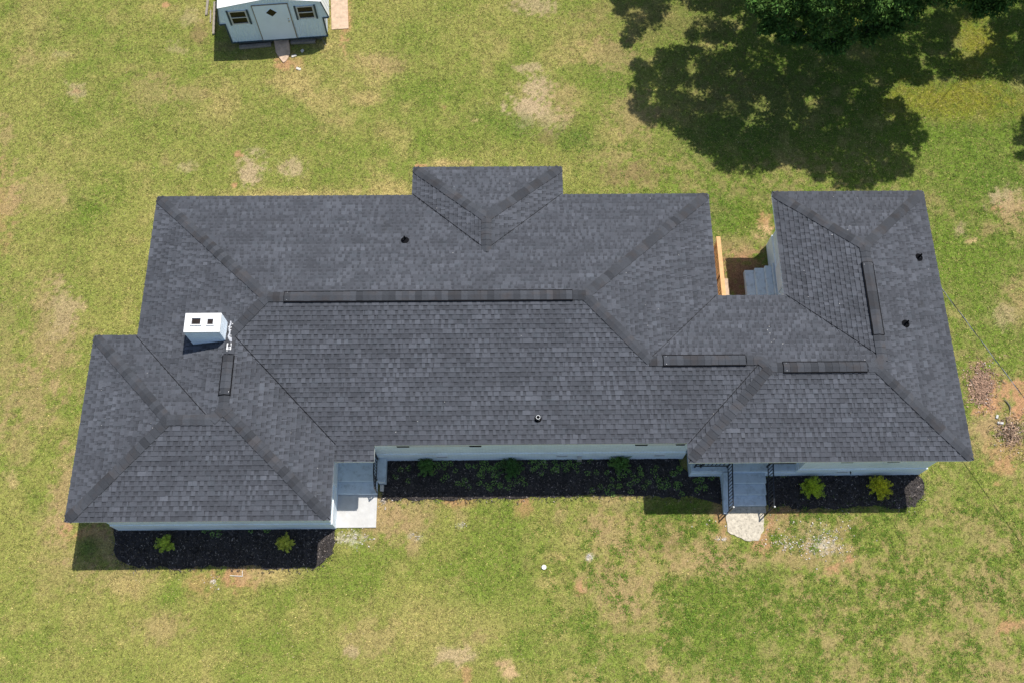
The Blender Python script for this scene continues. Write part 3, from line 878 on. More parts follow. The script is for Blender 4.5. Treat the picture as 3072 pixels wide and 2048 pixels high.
# lumpy metal flashing and sealant on the east side
mb = MB()
pts = []
for i in range(12):
    y = 5.95 - i * .062
    x = 4.50 + .018 * math.sin(i * 1.3) + (.05 if i > 8 else 0)
    zz = max(zof('Aw', (x, y)), 0)
    zz = min(zz, zof('As', (x, y)) if y < 5.5 else 9, zof('Ce', (x, y)))
    pts.append((x, y, zz + .045 + random.uniform(-.008, .012)))
mb.tube(pts, [.030 + (.030 if i > 8 else 0) + random.uniform(-.008, .008) for i in range(12)], 7)
mb.build('flashing', M_GALV, ch, smooth=False)
mb = MB()
for i in range(16):
    x = 4.50 + random.uniform(-.05, .07); y = random.uniform(4.98, 5.98)
    zz = min(zof('Aw', (x, y)), zof('Ce', (x, y)))
    mb.lathe((x, y, zz + .02), [(.0, .035), (.014, .03), (.022, .01), (.024, 0)], 6)
mb.box(4.46, 4.60, 5.02, 5.23, zof('Aw', (4.5, 5)) + .02, zof('Aw', (4.5, 5)) + .05)
mb.build('sealant', M_WHITE, ch)

# ---- plumbing vents through the roof
for (px, py, a, hh, big) in ((1215, 722, 'An', .26, 0), (1614, 1255, 'As', .16, 1), (2756, 773, 'Ge', .24, 0), (2716, 972, 'Ge', .24, 0)):
    z_ = .5
    for _ in range(25):
        P = at(px, py, z_); z_ = zof(a, P[:2])
    n = norm_of(a)
    c = Vector((P[0], P[1], z_)) + n * .012
    mb = MB()
    r = .085 if big else .10
    mb.lathe(c, [(r * 1.35, .012), (r * 1.28, .022), (r, .03), (r * .8, .06), (.05 if not big else .07, .075)], 20, n)
    vt = mb.build('pipe_vent', M_BLACK, house, smooth=True)
    mb = MB(); mb.lathe(c, [(r * .98, .031), (r * .95, .036), (r * .62, .055)], 20, n)
    mb.build('collar', mat_simple('rubber_collar', (.12, .125, .13), .6) if 'rubber_collar' not in bpy.data.materials else bpy.data.materials['rubber_collar'], vt, smooth=True)
    mb = MB()
    rr = .028 if not big else .062
    mb.lathe(c, [(rr, -.02), (rr, hh), (rr * .8, hh), (rr * .8, hh - .12), (0, hh - .12)], 14)
    mb.build('pipe', M_BLACK, vt, smooth=False)
    if big:
        mb = MB(); mb.lathe(c, [(rr + .004, hh - .012), (rr + .004, hh + .004), (rr - .010, hh + .004), (rr - .010, hh - .012)], 16); mb.build('rim', M_ALU, vt)

# ---- windows and shutters on the south walls
def window(x0, x1, z0, z1, y):
    mb = MB(); t = .05
    for (a_, b_, c_, e_) in ((x0, x1, z0, z0 + t), (x0, x1, z1 - t, z1), (x0, x0 + t, z0 + t, z1 - t), (x1 - t, x1, z0 + t, z1 - t), ((x0 + x1) / 2 - .02, (x0 + x1) / 2 + .02, z0 + t, z1 - t)):
        mb.box(a_, b_, y - .02, y + .02, c_, e_)
    w = mb.build('window', M_WHITE, house)
    mb = MB(); mb.face([(x0 + t, y - .008, z0 + t), (x1 - t, y - .008, z0 + t), (x1 - t, y - .008, z1 - t), (x0 + t, y - .008, z1 - t)])
    mb.build('pane', M_GLASSD, w)
    mb = MB(); mb.box(x0 - .03, x1 + .03, y - .022, y - .002, z0 - .05, z0 - .003); mb.build('sill', M_WHITE, w)
def shutter(x0, x1, z0, z1, y):
    mb = MB()
    mb.box(x0, x0 + .05, y - .04, y - .003, z0, z1); mb.box(x1 - .05, x1, y - .04, y - .003, z0, z1)
    mb.box(x0 + .05, x1 - .05, y - .04, y - .003, z0, z0 + .06); mb.box(x0 + .05, x1 - .05, y - .04, y - .003, z1 - .06, z1)
    z = z0 + .07
    while z < z1 - .08:
        mb.box(x0 + .05, x1 - .05, y - .03, y - .003, z, z + .025); z += .04
    mb.build('shutter', M_BLACK, house)
for (a_, b_, c_, e_, y, zb) in ((9.47, 9.86, 11.77, 12.15, YM, -1.50), (17.04, 17.43, 18.34, 18.62, YM, -1.50), (23.53, 23.91, 25.0, 25.38, YW, -1.50)):
    shutter(a_, b_, zb, -.42, y); shutter(c_, e_, zb, -.42, y)
    window(b_ + .04, c_ - .04, zb + .03, -.42, y)
for (x0, x1, y) in ((10.63, 11.02, YM), (14.58, 14.97, YM), (17.8, 18.18, YM), (23.75, 24.15, YW)):
    mb = MB()
    y = y - .028
    mb.box(x0, x1, y - .03, y - .002, ZG + .62, ZG + .65); mb.box(x0, x1, y - .02, y - .002, ZG + .42, ZG + .44)
    mb.box(x0, x0 + .03, y - .02, y - .002, ZG + .44, ZG + .62); mb.box(x1 - .03, x1, y - .02, y - .002, ZG + .44, ZG + .62)
    cv = mb.build('crawl_vent', M_WHITE, house)
    mb = MB()
    for k in range(5): mb.box(x0 + .03, x1 - .03, y - .016, y - .002, ZG + .45 + k * .034, ZG + .465 + k * .034)
    mb.build('louvre', M_ALU, cv)
mb = MB(); mb.box(15.28, 15.42, YM - .17, YM - .03, ZG + .38, ZG + .50)
mb.face([(15.26, YM - .20, ZG + .36), (15.44, YM - .20, ZG + .36), (15.42, YM - .17, ZG + .5), (15.28, YM - .17, ZG + .5)])
mb.build('dryer_hood', M_METAL, house)
mb = MB(); mb.tube([(24.18, YW - .03, ZG + .6), (24.18, YW - .1, ZG + .6), (24.2, YW - .12, ZG + .56)], .012, 6); mb.lathe((24.17, YW - .09, ZG + .62), [(0, .03), (.03, .03), (.03, .02), (0, .02)], 8)
mb.build('outdoor_tap', M_IRON, house)

# a few pale flakes of debris left on the shingles
rx_, ry_, rz_ = [], [], []
for _ in range(70):
    a = random.choice(list(ROOF)); poly = ROOF[a]
    i = random.randrange(len(poly)); p = Vector(poly[i]).lerp(Vector(poly[(i + 1) % len(poly)]), random.random())
    c_ = Vector((sum(q[0] for q in poly) / len(poly), sum(q[1] for q in poly) / len(poly)))
    p = p.lerp(c_, random.uniform(.05, .95))
    if inpoly(np.array([p.x]), np.array([p.y]), poly)[0]: rx_.append(p.x); ry_.append(p.y); rz_.append(zof(a, p) + .04)
n_ = len(rx_)
tag(flakes('roof_litter', np.array(rx_), np.array(ry_), np.array(rz_), RNG.uniform(.012, .035, n_), RNG.uniform(.008, .02, n_), .2, np.array([.45, .44, .42])[None] * RNG.uniform(.4, 1.2, (n_, 1)), M_MULCH), 'tiny pale flakes and leaves scattered on the shingles', 'litter', kind='stuff')

# ------------------------------------------------------------------ left front porch
PL0, PL1 = WO[1][0], 8.92
pz_ = ZG + .38
mb = MB(); mb.box(PL0 + .028, PL1, 1.85, YM - .03, ZG - .02, pz_)
porch = mb.build('porch', M_CONC_P, house, bevel=.01)
mb = MB(); mb.box(8.745, PL1 + .06, 1.80, YM - .032, ZG - .02, pz_ + .05); mb.build('kerb', M_CONC_P, porch, bevel=.008)
mb = MB(); mb.box(PL0 + .03, 8.70, 1.46, 1.848, ZG - .02, ZG + .20); mb.build('step', M_CONC_P, porch, bevel=.01)
mb = MB(); mb.box(8.78, 8.90, 1.57, 1.78, ZG - .02, ZG + .16); mb.build('block', M_STONE, porch, bevel=.02)
def railing(pts_top, drop, spacing, parent, r=.018, brad=.009, posts=True):
    """iron railing: top rail polyline, bottom rail `drop` below, balusters between"""
    mb = MB()
    T = [Vector(p) for p in pts_top]
    for i in range(len(T) - 1): mb.bar(T[i], T[i + 1], .038, .02)
    rl = mb.build('railing', M_IRON, parent)
    mb = MB()
    for i in range(len(T) - 1):
        mb.bar(T[i] - Vector((0, 0, drop)), T[i + 1] - Vector((0, 0, drop)), .03, .02)
    mb.build('bottom_rail', M_IRON, rl)
    for i in range(len(T) - 1):
        L = (T[i + 1] - T[i]).length; n = max(1, round(L / spacing))
        for k in range(1, n):
            p = T[i].lerp(T[i + 1], k / n)
            b = MB(); b.bar(p - Vector((0, 0, drop)), p, brad * 2); b.build('baluster', M_IRON, rl)
    return rl
def post(p, z0, z1, parent, w=.035):
    b = MB(); b.bar((p[0], p[1], z0), (p[0], p[1], z1), w); return b.build('post', M_IRON, parent)
rl = railing([(8.70, 2.80 - .2, pz_ + .88), (8.70, 1.87, pz_ + .88)], .72, .105, porch)
post((8.70, 1.87), pz_, pz_ + .90, porch); post((8.70, 2.58), pz_, pz_ + .90, porch)
rl = railing([(8.70, 1.87, pz_ + .88), (8.70, 1.52, pz_ + .55)], .45, .13, porch)
post((8.70, 1.50), ZG + .2, pz_ + .58, porch)
mb = MB(); mb.bar((8.70, 1.50, ZG + .9), (8.70, 1.87, ZG + .45), .02); mb.build('brace', M_IRON, porch)

t = empty('concrete_pad', (8.0, .9, ZG), 'bright pale concrete pad at the foot of the left porch step', 'concrete pad')
mb = MB()
x0, x1, y0, y1 = PL0 - .15, 8.69, .385, 1.455
mb.box(x0, x1, y0, y1, ZG - .05, ZG + .05)
mb.build('slab', M_CONC_W, t, bevel=.008)

# ------------------------------------------------------------------ right front porch with stairs and iron rails
fz = -2.62
mb = MB(); mb.box(WO[4][0] + .18, XPO - .003, YW + .002, 3.87, ZG - .02, fz)
porch2 = mb.build('porch', M_CONC_P, house, bevel=.012)
mb = MB(); mb.box(WO[4][0] + .18, XPO - .03, YW - .03, YW - .001, ZG - .02, fz - .11); mb.build('foundation', M_WALL, porch2)
for k, (y0, y1, zt) in enumerate(((1.665, YW - .032, fz - .135), (1.31, 1.663, fz - .27), (.985, 1.308, fz - .405))):
    mb = MB(); mb.box(20.20, 21.44, y0, y1, ZG - .02, zt); mb.build('step', M_CONC_P, porch2, bevel=.014)
mb = MB()
prof = [(.74, ZG + .08), (1.0, ZG + .18), (1.31, fz - .27), (1.66, fz - .13), (YW - .034, fz - .005)]
for i in range(len(prof) - 1):
    (ya, za), (yb, zb) = prof[i], prof[i + 1]
    x0, x1 = 20.03, 20.197
    mb.face([(x0, ya, za), (x1, ya, za), (x1, yb, zb), (x0, yb, zb)])
    mb.face([(x0, ya, ZG), (x0, ya, za), (x0, yb, zb), (x0, yb, ZG)])
    mb.face([(x1, ya, ZG), (x1, yb, ZG), (x1, yb, zb), (x1, ya, za)])
mb.face([(20.03, .74, ZG), (20.197, .74, ZG), (20.197, .74, ZG + .08), (20.03, .74, ZG + .08)])
mb.build('cheek_wall', M_CONC_P, porch2)
mb = MB(); mb.box(20.2, 21.44, .76, .983, ZG - .02, ZG + .035); mb.build('threshold', M_CONC_O, porch2, bevel=.015)
for (x0, x1, y0, y1, zb, zk) in ((20.35, 21.27, 3.84, 3.898, fz + .02, (21.18, 3.82)), (WO[1][0] + .002, WO[1][0] + .05, 1.62, 2.50, pz_ + .02, (WO[1][0] + .07, 2.40))):
    mb = MB(); mb.box(x0, x1, y0, y1, zb, zb + 2.03)
    dd_ = mb.build('door', M_TRIM, house)
    mb = MB(); mb.lathe((zk[0], zk[1], zb + .98), [(0, .03), (.028, .02), (.03, 0), (.02, -.02), (0, -.03)], 10); mb.build('handle', M_METAL, dd_)
hr = .80
for x in (20.165, 21.475):
    rl = railing([(x, 2.14, fz + hr), (x, .76, ZG + .93)], .66, .115, porch2)
    post((x, .76), ZG, ZG + .96, porch2, .035)
    b = MB(); b.lathe((x, .76, ZG + .96), [(0, .055), (.022, .048), (.032, .026), (.024, .004), (0, 0)], 10); b.build('knob', M_WHITE, porch2, smooth=True)
    post((x, 2.16), fz, -.17, porch2, .045)
rl = railing([(19.10, 2.17, fz + hr), (20.13, 2.17, fz + hr)], .66, .135, porch2)
rl = railing([(21.50, 2.24, fz + hr), (22.40, 2.24, fz + hr)], .66, .125, porch2)
post((19.10, 2.17), fz, -.17, porch2, .04); post((19.30, 2.17), fz, -.17, porch2, .04)
b = MB()
for k in range(7):
    z = fz + .1 + k * .33
    b.bar((19.10, 2.17, z), (19.30, 2.17, z + .16), .014); b.bar((19.30, 2.17, z + .16), (19.10, 2.17, z + .33), .014)
b.build('scrollwork', M_IRON, porch2)

t = empty('concrete_pad', (20.8, .3, ZG), 'weathered tan concrete pad with ragged edge at the foot of the right porch stairs', 'concrete pad')
rag = [(20.12, .755), (20.10, .6), (20.13, .42), (20.12, .17), (20.22, .08), (20.34, .05), (20.42, -.01), (20.55, -.05), (20.66, -.13), (20.82, -.155), (20.95, -.13), (21.10, -.14), (21.17, -.02), (21.19, .06), (21.30, .18), (21.31, .36), (21.34, .5), (21.36, .755)]
mb = MB()
mb.prism([(x, y, ZG + .03) for x, y in rag], [(x, y, ZG - .05) for x, y in rag])
mb.build('slab', M_CONC_O, t)

# ------------------------------------------------------------------ back notch: steps of the east wing, pine rail of the deck
mb = MB(); mb.box(22.40, 22.468, 7.6, 9.50, ZG - .02, ZG + .72)
st = mb.build('stoop', M_CONC_P, house, bevel=.01)
for (x0, x1, zt) in ((21.53, 21.85, ZG + .2), (21.852, 22.17, ZG + .38), (22.172, 22.398, ZG + .56)):
    mb = MB(); mb.box(x0, x1, 7.6, 9.47, ZG - .02, zt, 1.12); mb.build('step', M_CONC_P, st, bevel=.012)
mb = MB(); mb.box(22.45, 22.497, 8.3, 9.22, ZG + .82, -.75); mb.build('door', M_TRIM, house)

deck = empty('wooden_deck', (19.95, 9.1, ZG), 'new orange pine deck railing in the notch behind the house', 'deck')
for k in range(7):
    mb = MB(); x = 19.46 + k * .142; mb.box(x, x + .135, 7.55, 10.17, ZG + .46, ZG + .50, random.uniform(.85, 1.05)); mb.build('board', M_WOOD, deck)
for y in (7.6, 8.9, 10.12):
    mb = MB(); mb.box(20.38, 20.46, y - .04, y + .04, ZG - .02, ZG + 1.36); mb.build('post', M_WOOD, deck)
mb = MB(); mb.box(20.345, 20.485, 7.5, 10.20, ZG + 1.365, ZG + 1.40, 1.05); mb.build('handrail', M_WOOD, deck)
mb = MB(); mb.box(20.465, 20.50, 7.55, 10.17, ZG + .30, ZG + .46, .9); mb.build('rim_board', M_WOOD, deck)
y = 7.68
while y < 10.08:
    mb = MB(); mb.box(20.398, 20.433, y, y + .035, ZG + .505, ZG + 1.36, random.uniform(.8, 1.0)); mb.build('baluster', M_WOOD, deck); y += .118
t = empty('concrete_kerb', (20.85, 8.6, ZG), 'thin pale concrete strip on the ground beside the pine railing', 'concrete strip')
mb = MB(); mb.box(20.72, 20.96, 7.5, 9.23, ZG - .03, ZG + .02); mb.build('slab', M_CONC_T, t)

# ------------------------------------------------------------------ garden shed
B = at(560 + 620 / 4.523, 580 / 4.523, ZG + .3); C_ = at(560 + 1915 / 4.523, 490 / 4.523, ZG + .3)
ang = math.atan2(C_[1] - B[1], C_[0] - B[0])
SW = 3.75; SL = 4.6
shed = empty('garden_shed', (B[0], B[1], ZG), 'pale blue metal sided garden shed with white roof, door and two small windows', 'shed', rotz=ang)
class SB(MB):
    pass
def sbuild(mb, name, mat, parent=shed, **k):
    o = bpy.data.objects.new(name, mb.mesh(name, mat)); COL.objects.link(o); o.parent = parent
    return o
prof = [(0, .30), (SW, .30), (SW, 1.37), (SW + .215, 1.37), (SW + .04, 2.28), (SW / 2, 2.60), (-.04, 2.28), (-.215, 1.37), (0, 1.37)]
mb = MB()
mb.face([(x, 0, z) for x, z in prof]); mb.face([(x, SL, z) for x, z in reversed(prof)])
mb.face([(0, 0, .3), (0, 0, 1.37), (0, SL, 1.37), (0, SL, .3)]); mb.face([(SW, 0, .3), (SW, SL, .3), (SW, SL, 1.37), (SW, 0, 1.37)])
mb.face([(-.215, 0, 1.37), (0, 0, 1.37), (0, SL, 1.37), (-.215, SL, 1.37)]); mb.face([(SW, 0, 1.37), (SW + .215, 0, 1.37), (SW + .215, SL, 1.37), (SW, SL, 1.37)])
mb.face([(0, 0, .3), (0, SL, .3), (SW, SL, .3), (SW, 0, .3)])
sh_wall = sbuild(mb, 'wall', M_SHED)
# ribs of the metal siding
def ztop(x):
    if x < SW / 2: return 2.28 + (2.60 - 2.28) * (x + .04) / (SW / 2 + .04)
    return 2.60 - (2.60 - 2.28) * (x - SW / 2) / (SW / 2 + .04)
x = .05
while x < SW - .03:
    segs = [(.31, ztop(x) - .03)]
    if 1.20 < x < 2.56: segs = [(2.36, ztop(x) - .03)]
    elif .20 < x < 1.06: segs = [(.31, 1.33), (2.13, ztop(x) - .03)]
    elif 2.74 < x < 3.58: segs = [(.31, 1.36), (2.15, ztop(x) - .03)]
    for z0, z1 in segs:
        if z1 - z0 > .06:
            r_ = MB(); w = .028
            r_.face([(x - w, -.001, z0), (x - w * .4, -.016, z0), (x - w * .4, -.016, z1), (x - w, -.001, z1)])
            r_.face([(x - w * .4, -.016, z0), (x + w * .4, -.016, z0), (x + w * .4, -.016, z1), (x - w * .4, -.016, z1)])
            r_.face([(x + w * .4, -.016, z0), (x + w, -.001, z0), (x + w, -.001, z1), (x + w * .4, -.016, z1)])
            sbuild(r_, 'siding_rib', M_SHED, sh_wall)
    x += .128
# roof
rp = [(-.235, 1.35), (-.06, 2.30), (SW / 2, 2.635), (SW + .06, 2.30), (SW + .235, 1.35)]
mb = MB()
for i in range(4):
    (xa, za), (xb, zb) = rp[i], rp[i + 1]
    mb.face([(xa, -.03, za), (xb, -.03, zb), (xb, SL + .03, zb), (xa, SL + .03, za)])
    mb.face([(xa, -.03, za), (xb, -.03, zb), (xb, -.03, zb - .03), (xa, -.03, za - .03)])
srf = sbuild(mb, 'roof', M_SHEDROOF)
for i in range(4):
    (xa, za), (xb, zb) = rp[i], rp[i + 1]
    L = math.hypot(xb - xa, zb - za); nxx, nzz = -(zb - za) / L, (xb - xa) / L
    n_ = 12
    r_ = MB()
    for k in range(1, int(SL / .23)):
        y = k * .23
        r_.face([(xa + nxx * .002, y - .02, za + nzz * .002), (xb + nxx * .002, y - .02, zb + nzz * .002), (xb + nxx * .018, y, zb + nzz * .018), (xa + nxx * .018, y, za + nzz * .018)])
        r_.face([(xa + nxx * .018, y, za + nzz * .018), (xb + nxx * .018, y, zb + nzz * .018), (xb + nxx * .002, y + .02, zb + nzz * .002), (xa + nxx * .002, y + .02, za + nzz * .002)])
    sbuild(r_, 'roof_rib', M_SHEDROOF, srf)
# navy trim
def trim(x0, z0, x1, z1, w=.05, name='trim', mat=M_NAVY):
    b = MB(); b.bar((x0, -.022, z0), (x1, -.022, z1), .02, w) if abs(x1 - x0) > abs(z1 - z0) else b.bar((x0, -.022, z0), (x1, -.022, z1), w, .02)
    return sbuild(b, name, mat)
trim(-.01, .30, SW + .01, .30, .06); trim(.0, .33, .0, 1.35, .06); trim(SW, .33, SW, 1.35, .06)
trim(-.22, 1.37, .03, 1.37, .06); trim(SW - .03, 1.37, SW + .22, 1.37, .05); trim(-.225, 1.39, -.055, 2.26, .035); trim(SW + .225, 1.39, SW + .05, 2.26, .04)
# door
mb = MB(); mb.box(1.235, 2.535, -.03, -.004, .34, 2.27); dr_ = sbuild(mb, 'door', M_SHEDDOOR)
b = MB()
b.bar((1.215, -.025, .33), (1.215, -.025, 2.31), .025, .03); b.bar((2.555, -.025, .33), (2.555, -.025, 2.31), .025, .03); b.bar((1.2, -.025, 2.295), (2.57, -.025, 2.295), .03, .025)
sbuild(b, 'door_frame', M_OLDWOOD, dr_)
b = MB(); c = (1.88, 1.876)
b.face([(c[0] - .21, -.034, c[1]), (c[0], -.034, c[1] - .215), (c[0] + .21, -.034, c[1]), (c[0], -.034, c[1] + .215)])
sbuild(b, 'diamond_pane', M_GLASSD, dr_)
b = MB()
for (p, q_) in (((-.22, 0), (0, -.225)), ((0, -.225), (.22, 0)), ((.22, 0), (0, .225)), ((0, .225), (-.22, 0))):
    b.bar((c[0] + p[0], -.034, c[1] + p[1]), (c[0] + q_[0], -.034, c[1] + q_[1]), .014, .014)
sbuild(b, 'diamond_frame', M_SHEDDOOR, dr_)
b = MB(); b.lathe((2.44, -.03, 1.36), [(.0, .07), (.03, .06), (.032, .04), (.014, .03), (.035, .004), (.035, 0)], 12, Vector((0, -1, 0.001))); b.lathe((2.44, -.03, 1.48), [(0, .02), (.026, .02), (.03, 0)], 10, Vector((0, -1, .001)))
sbuild(b, 'knob', M_METAL, dr_)
for (x0, x1, z0, z1) in ((.29, .94, 1.35, 2.07), (2.835, 3.48, 1.41, 2.09)):
    b = MB(); t_ = .045
    b.box(x0, x1, -.035, -.004, z0, z0 + t_); b.box(x0, x1, -.035, -.004, z1 - t_, z1); b.box(x0, x0 + t_, -.035, -.004, z0 + t_, z1 - t_); b.box(x1 - t_, x1, -.035, -.004, z0 + t_, z1 - t_)
    zm = (z0 + z1) / 2; b.box(x0 + t_, x1 - t_, -.035, -.006, zm - .018, zm + .018)
    w_ = sbuild(b, 'window', M_ALU)
    for (a_, b_) in ((z0 + t_, zm - .018), (zm + .018, z1 - t_)):
        g_ = MB(); g_.face([(x0 + t_, -.012, a_), (x1 - t_, -.012, a_), (x1 - t_, -.012, b_), (x0 + t_, -.012, b_)]); sbuild(g_, 'pane', M_GLASSD, w_)
    for xs in (x0 - .085, x1 + .02):
        g_ = MB(); g_.box(xs, xs + .065, -.03, -.004, z0 - .05, z1 + .03); sbuild(g_, 'shutter', M_NAVY, w_)
# skids it stands on
for (x0, x1, y0, y1, z1) in ((.2, 1.5, .10, .28, .29), (2.35, 3.5, .10, .28, .29), (.2, 3.5, 2.4, 2.6, .29), (.2, 3.5, 4.2, 4.4, .29)):
    b = MB(); b.box(x0, x1, y0, y1, -.02, z1); sbuild(b, 'skid', M_DARKWOOD)

def thing_box(name, label, cat, c, L, W, H, rz, mat, group=None, z=None, part=None, bevel=.008, jag=0):
    o = MB(); o.box(-L / 2, L / 2, -W / 2, W / 2, 0, H)
    if jag: o.v = [(x + random.uniform(-jag, jag), y + random.uniform(-jag, jag), z_ + (random.uniform(-jag, 0) if z_ > 0 else 0)) for x, y, z_ in o.v]
    ob = bpy.data.objects.new(name, o.mesh(name, mat)); COL.objects.link(ob)
    ob.location = (c[0], c[1], ZG if z is None else z); ob.rotation_euler = (0, 0, rz)
    m = ob.modifiers.new('bevel', 'BEVEL'); m.width = bevel; m.segments = 2
    return tag(ob, label, cat, group)
G1 = 'weathered timbers lying on the ground round the shed'
thing_box('timber', 'grey weathered timber lying below the left half of the shed front', 'timber', (3.10, 19.52), 1.25, .16, .10, ang + .03, M_OLDWOOD, G1)
thing_box('timber', 'grey weathered timber lying below the right half of the shed front', 'timber', (4.98, 19.72), .98, .17, .11, ang - .02, M_OLDWOOD, G1)
G2 = 'old boards lying beside the shed'
thing_box('board', 'outermost short board on the grass left of the shed', 'board', (.985, 21.45), .80, .09, .07, R(91), M_OLDWOOD, G2)
thing_box('board', 'thin pale board between two others left of the shed', 'board', (1.17, 21.0), .62, .055, .05, R(95), M_OLDWOOD, G2)
thing_box('board', 'long board nearest the viewer left of the shed', 'board', (1.33, 20.9), 1.6, .09, .09, R(94), M_OLDWOOD, G2)
thing_box('board', 'board close against the left side wall of the shed', 'board', (1.50, 21.4), 1.4, .10, .08, R(93), M_OLDWOOD, G2)
t = thing_box('concrete_slab', 'pinkish concrete slab on the ground right of the shed', 'concrete slab', (6.33, 21.3), .68, 1.9, .03, ang, M_CONC_T)
# ramp in front of the door: a cracked slab with a broken tip
rag = [(3.80, 19.86), (4.40, 19.90), (4.47, 19.5), (4.50, 19.15), (4.44, 18.95), (4.36, 18.78), (4.27, 18.72), (4.16, 18.86), (4.02, 19.08), (3.93, 19.22), (3.88, 19.5)]
mb = MB(); mb.prism([(x, y, ZG + (.20 if y > 19.8 else .05)) for x, y in rag], [(x, y, ZG - .03) for x, y in rag])
tag(mb.build('concrete_ramp', M_CONC_T), 'tan concrete ramp with a broken tip leading to the shed door', 'ramp')
def stone(label, c, s, rz=0, mat=M_STONE, group=None, cat='stone', name='stone'):
    me = bpy.data.meshes.new(name); bm = bmesh.new(); bmesh.ops.create_icosphere(bm, subdivisions=1, radius=1)
    for v_ in bm.verts: v_.co *= random.uniform(.8, 1.15)
    for v_ in bm.verts: v_.co.x *= s[0]; v_.co.y *= s[1]; v_.co.z = v_.co.z * s[2] + s[2] * .6
    bm.to_mesh(me); bm.free(); me.attributes.new('tone', 'FLOAT', 'FACE').data.foreach_set('value', [1.0] * len(me.polygons)); me.materials.append(mat)
    o = bpy.data.objects.new(name, me); COL.objects.link(o); o.location = (*c[:2], ZG); o.rotation_euler = (0, 0, rz)
    return tag(o, label, cat, group)
G3 = 'broken pieces of concrete near the shed ramp'
thing_box('concrete_chunk', 'flat concrete chunk right of the tip of the shed ramp', 'rubble', (4.66, 19.05), .19, .10, .05, R(25), M_STONE, G3, jag=.02)
thing_box('concrete_chunk', 'small pale concrete chunk in the shadow right of the shed ramp', 'rubble', (4.97, 19.30), .13, .10, .05, R(50), M_STONE, G3, jag=.02)
thing_box('concrete_chunk', 'broken concrete chunk lying alone on the grass below the shed ramp', 'rubble', (4.87, 18.44), .19, .09, .04, R(-20), M_STONE, G3, jag=.02)
mb = MB(); mb.tube([(5.72, 19.83, ZG + .12), (5.83, 19.66, ZG + .04), (5.90, 19.55, ZG + .02)], .012, 6)
tag(mb.build('stick', M_OLDWOOD), 'thin pale stick leaning out from under the right end of the shed', 'stick')
thing_box('block', 'upper of two cream blocks lying on red soil right of the house', 'block', at(2991, 1249, ZG + .03), .13, .075, .06, R(68), M_CONC_W, 'cream blocks beside the east wall')
thing_box('block', 'lower of two cream blocks lying on red soil right of the house', 'block', at(3001, 1268, ZG + .03), .20, .08, .06, R(-5), M_CONC_W, 'cream blocks beside the east wall')

# white drain cap in the front lawn
c = at(1632, 1700, ZG + .05)
t = empty('drain_cap', (c[0], c[1], ZG), 'round white drain cap standing in the front lawn', 'drain cap')
mb = MB(); mb.lathe((c[0], c[1], ZG), [(.062, -.02), (.062, .05)], 20); mb.build('pipe', M_WHITE, t, smooth=True)
mb = MB(); mb.lathe((c[0], c[1], ZG + .05), [(.074, -.03), (.076, .008), (.066, .016), (.03, .018), (0, .018)], 24); mb.build('lid', M_WHITE, t)
# T shaped white stake by the left bed
mb = MB(); mb.tube([at(690, 1725, ZG + .02), at(728, 1727, ZG + .02)], .009, 5); mb.tube([at(727, 1727, ZG + .02), at(727, 1710, ZG + .02)], .007, 5)
tag(mb.build('plastic_stake', M_WHITE), 'thin white stake lying on bare red soil below the left mulch bed', 'stake')

# service cable from the east eave out of the picture
P0 = Vector((27.02, 7.42, -.07)); P1 = Vector((36.02, -9.95, .12))
mb = MB(); mb2 = MB(); ptsA = []; ptsB = []; ptsC = []
for i in range(61):
    t_ = i / 60; p = P0.lerp(P1, t_) - Vector((0, 0, .06 * 4 * t_ * (1 - t_)))
    a_ = t_ * 2 * math.pi * 18
    ptsA.append(p); ptsB.append(p + Vector((math.cos(a_) * .012, 0, math.sin(a_) * .012))); ptsC.append(p - Vector((math.cos(a_) * .012, 0, math.sin(a_) * .012)))
cb_ = empty('service_cable', P0, 'thin twisted power cable running from the east eave across the lawn to the right edge', 'cable')
mb.tube(ptsB, .0085, 5); mb.build('bare_wire', M_METAL, cb_)
mb2.tube(ptsC, .0085, 5); mb2.build('insulated_wire', M_BLACK, cb_)

# ------------------------------------------------------------------ mulch beds
def bed(poly, name='mulch_bed', h=.03):
    poly = [Vector(p) for p in poly]
    out = []
    for i in range(len(poly)):
        a, b = poly[i], poly[(i + 1) % len(poly)]
        n = max(1, int((b - a).length / .12))
        for k in range(n):
            p = a.lerp(b, k / n); out.append((p.x + random.uniform(-.05, .05), p.y + random.uniform(-.06, .06) + (.08 * math.sin(p.x * 3.1) * math.sin(p.x * 1.3 + 1) if p.y < 1.2 else 0)))
    me = bpy.data.meshes.new(name); bm = bmesh.new()
    vs = [bm.verts.new((x, y, ZG + .012)) for x, y in out]
    f = bm.faces.new(vs); bmesh.ops.triangulate(bm, faces=[f])
    for _ in range(4):
        e_ = [e for e in bm.edges if e.calc_length() > .25]
        if e_: bmesh.ops.subdivide_edges(bm, edges=e_, cuts=1); bmesh.ops.triangulate(bm, faces=[f for f in bm.faces if len(f.verts) > 3])
    for v_ in bm.verts:
        if not v_.is_boundary: v_.co.z = ZG + .012 + h + random.uniform(-.006, .01)
    bm.to_mesh(me); bm.free()
    c = np.array([(.045, .040, .039)] * len(me.vertices)) * RNG.uniform(.7, 1.4, (len(me.vertices), 1))
    a = me.attributes.new('col', 'FLOAT_COLOR', 'POINT'); C4 = np.ones((len(c), 4), np.float32); C4[:, :3] = c; a.data.foreach_set('color', C4.ravel())
    me.materials.append(M_MULCH)
    o = bpy.data.objects.new(name, me); COL.objects.link(o)
    tag(o, kind='structure')
    return out
g = lambda *p: [tuple(at(a, b, ZG)[:2]) for a, b in p]
BEDS = []
BEDS.append(bed(g((338, 1545), (1000, 1545), (1006, 1620), (996, 1660), (975, 1688), (940, 1702), (850, 1700), (640, 1699), (520, 1702), (380, 1697), (350, 1688), (345, 1650))))
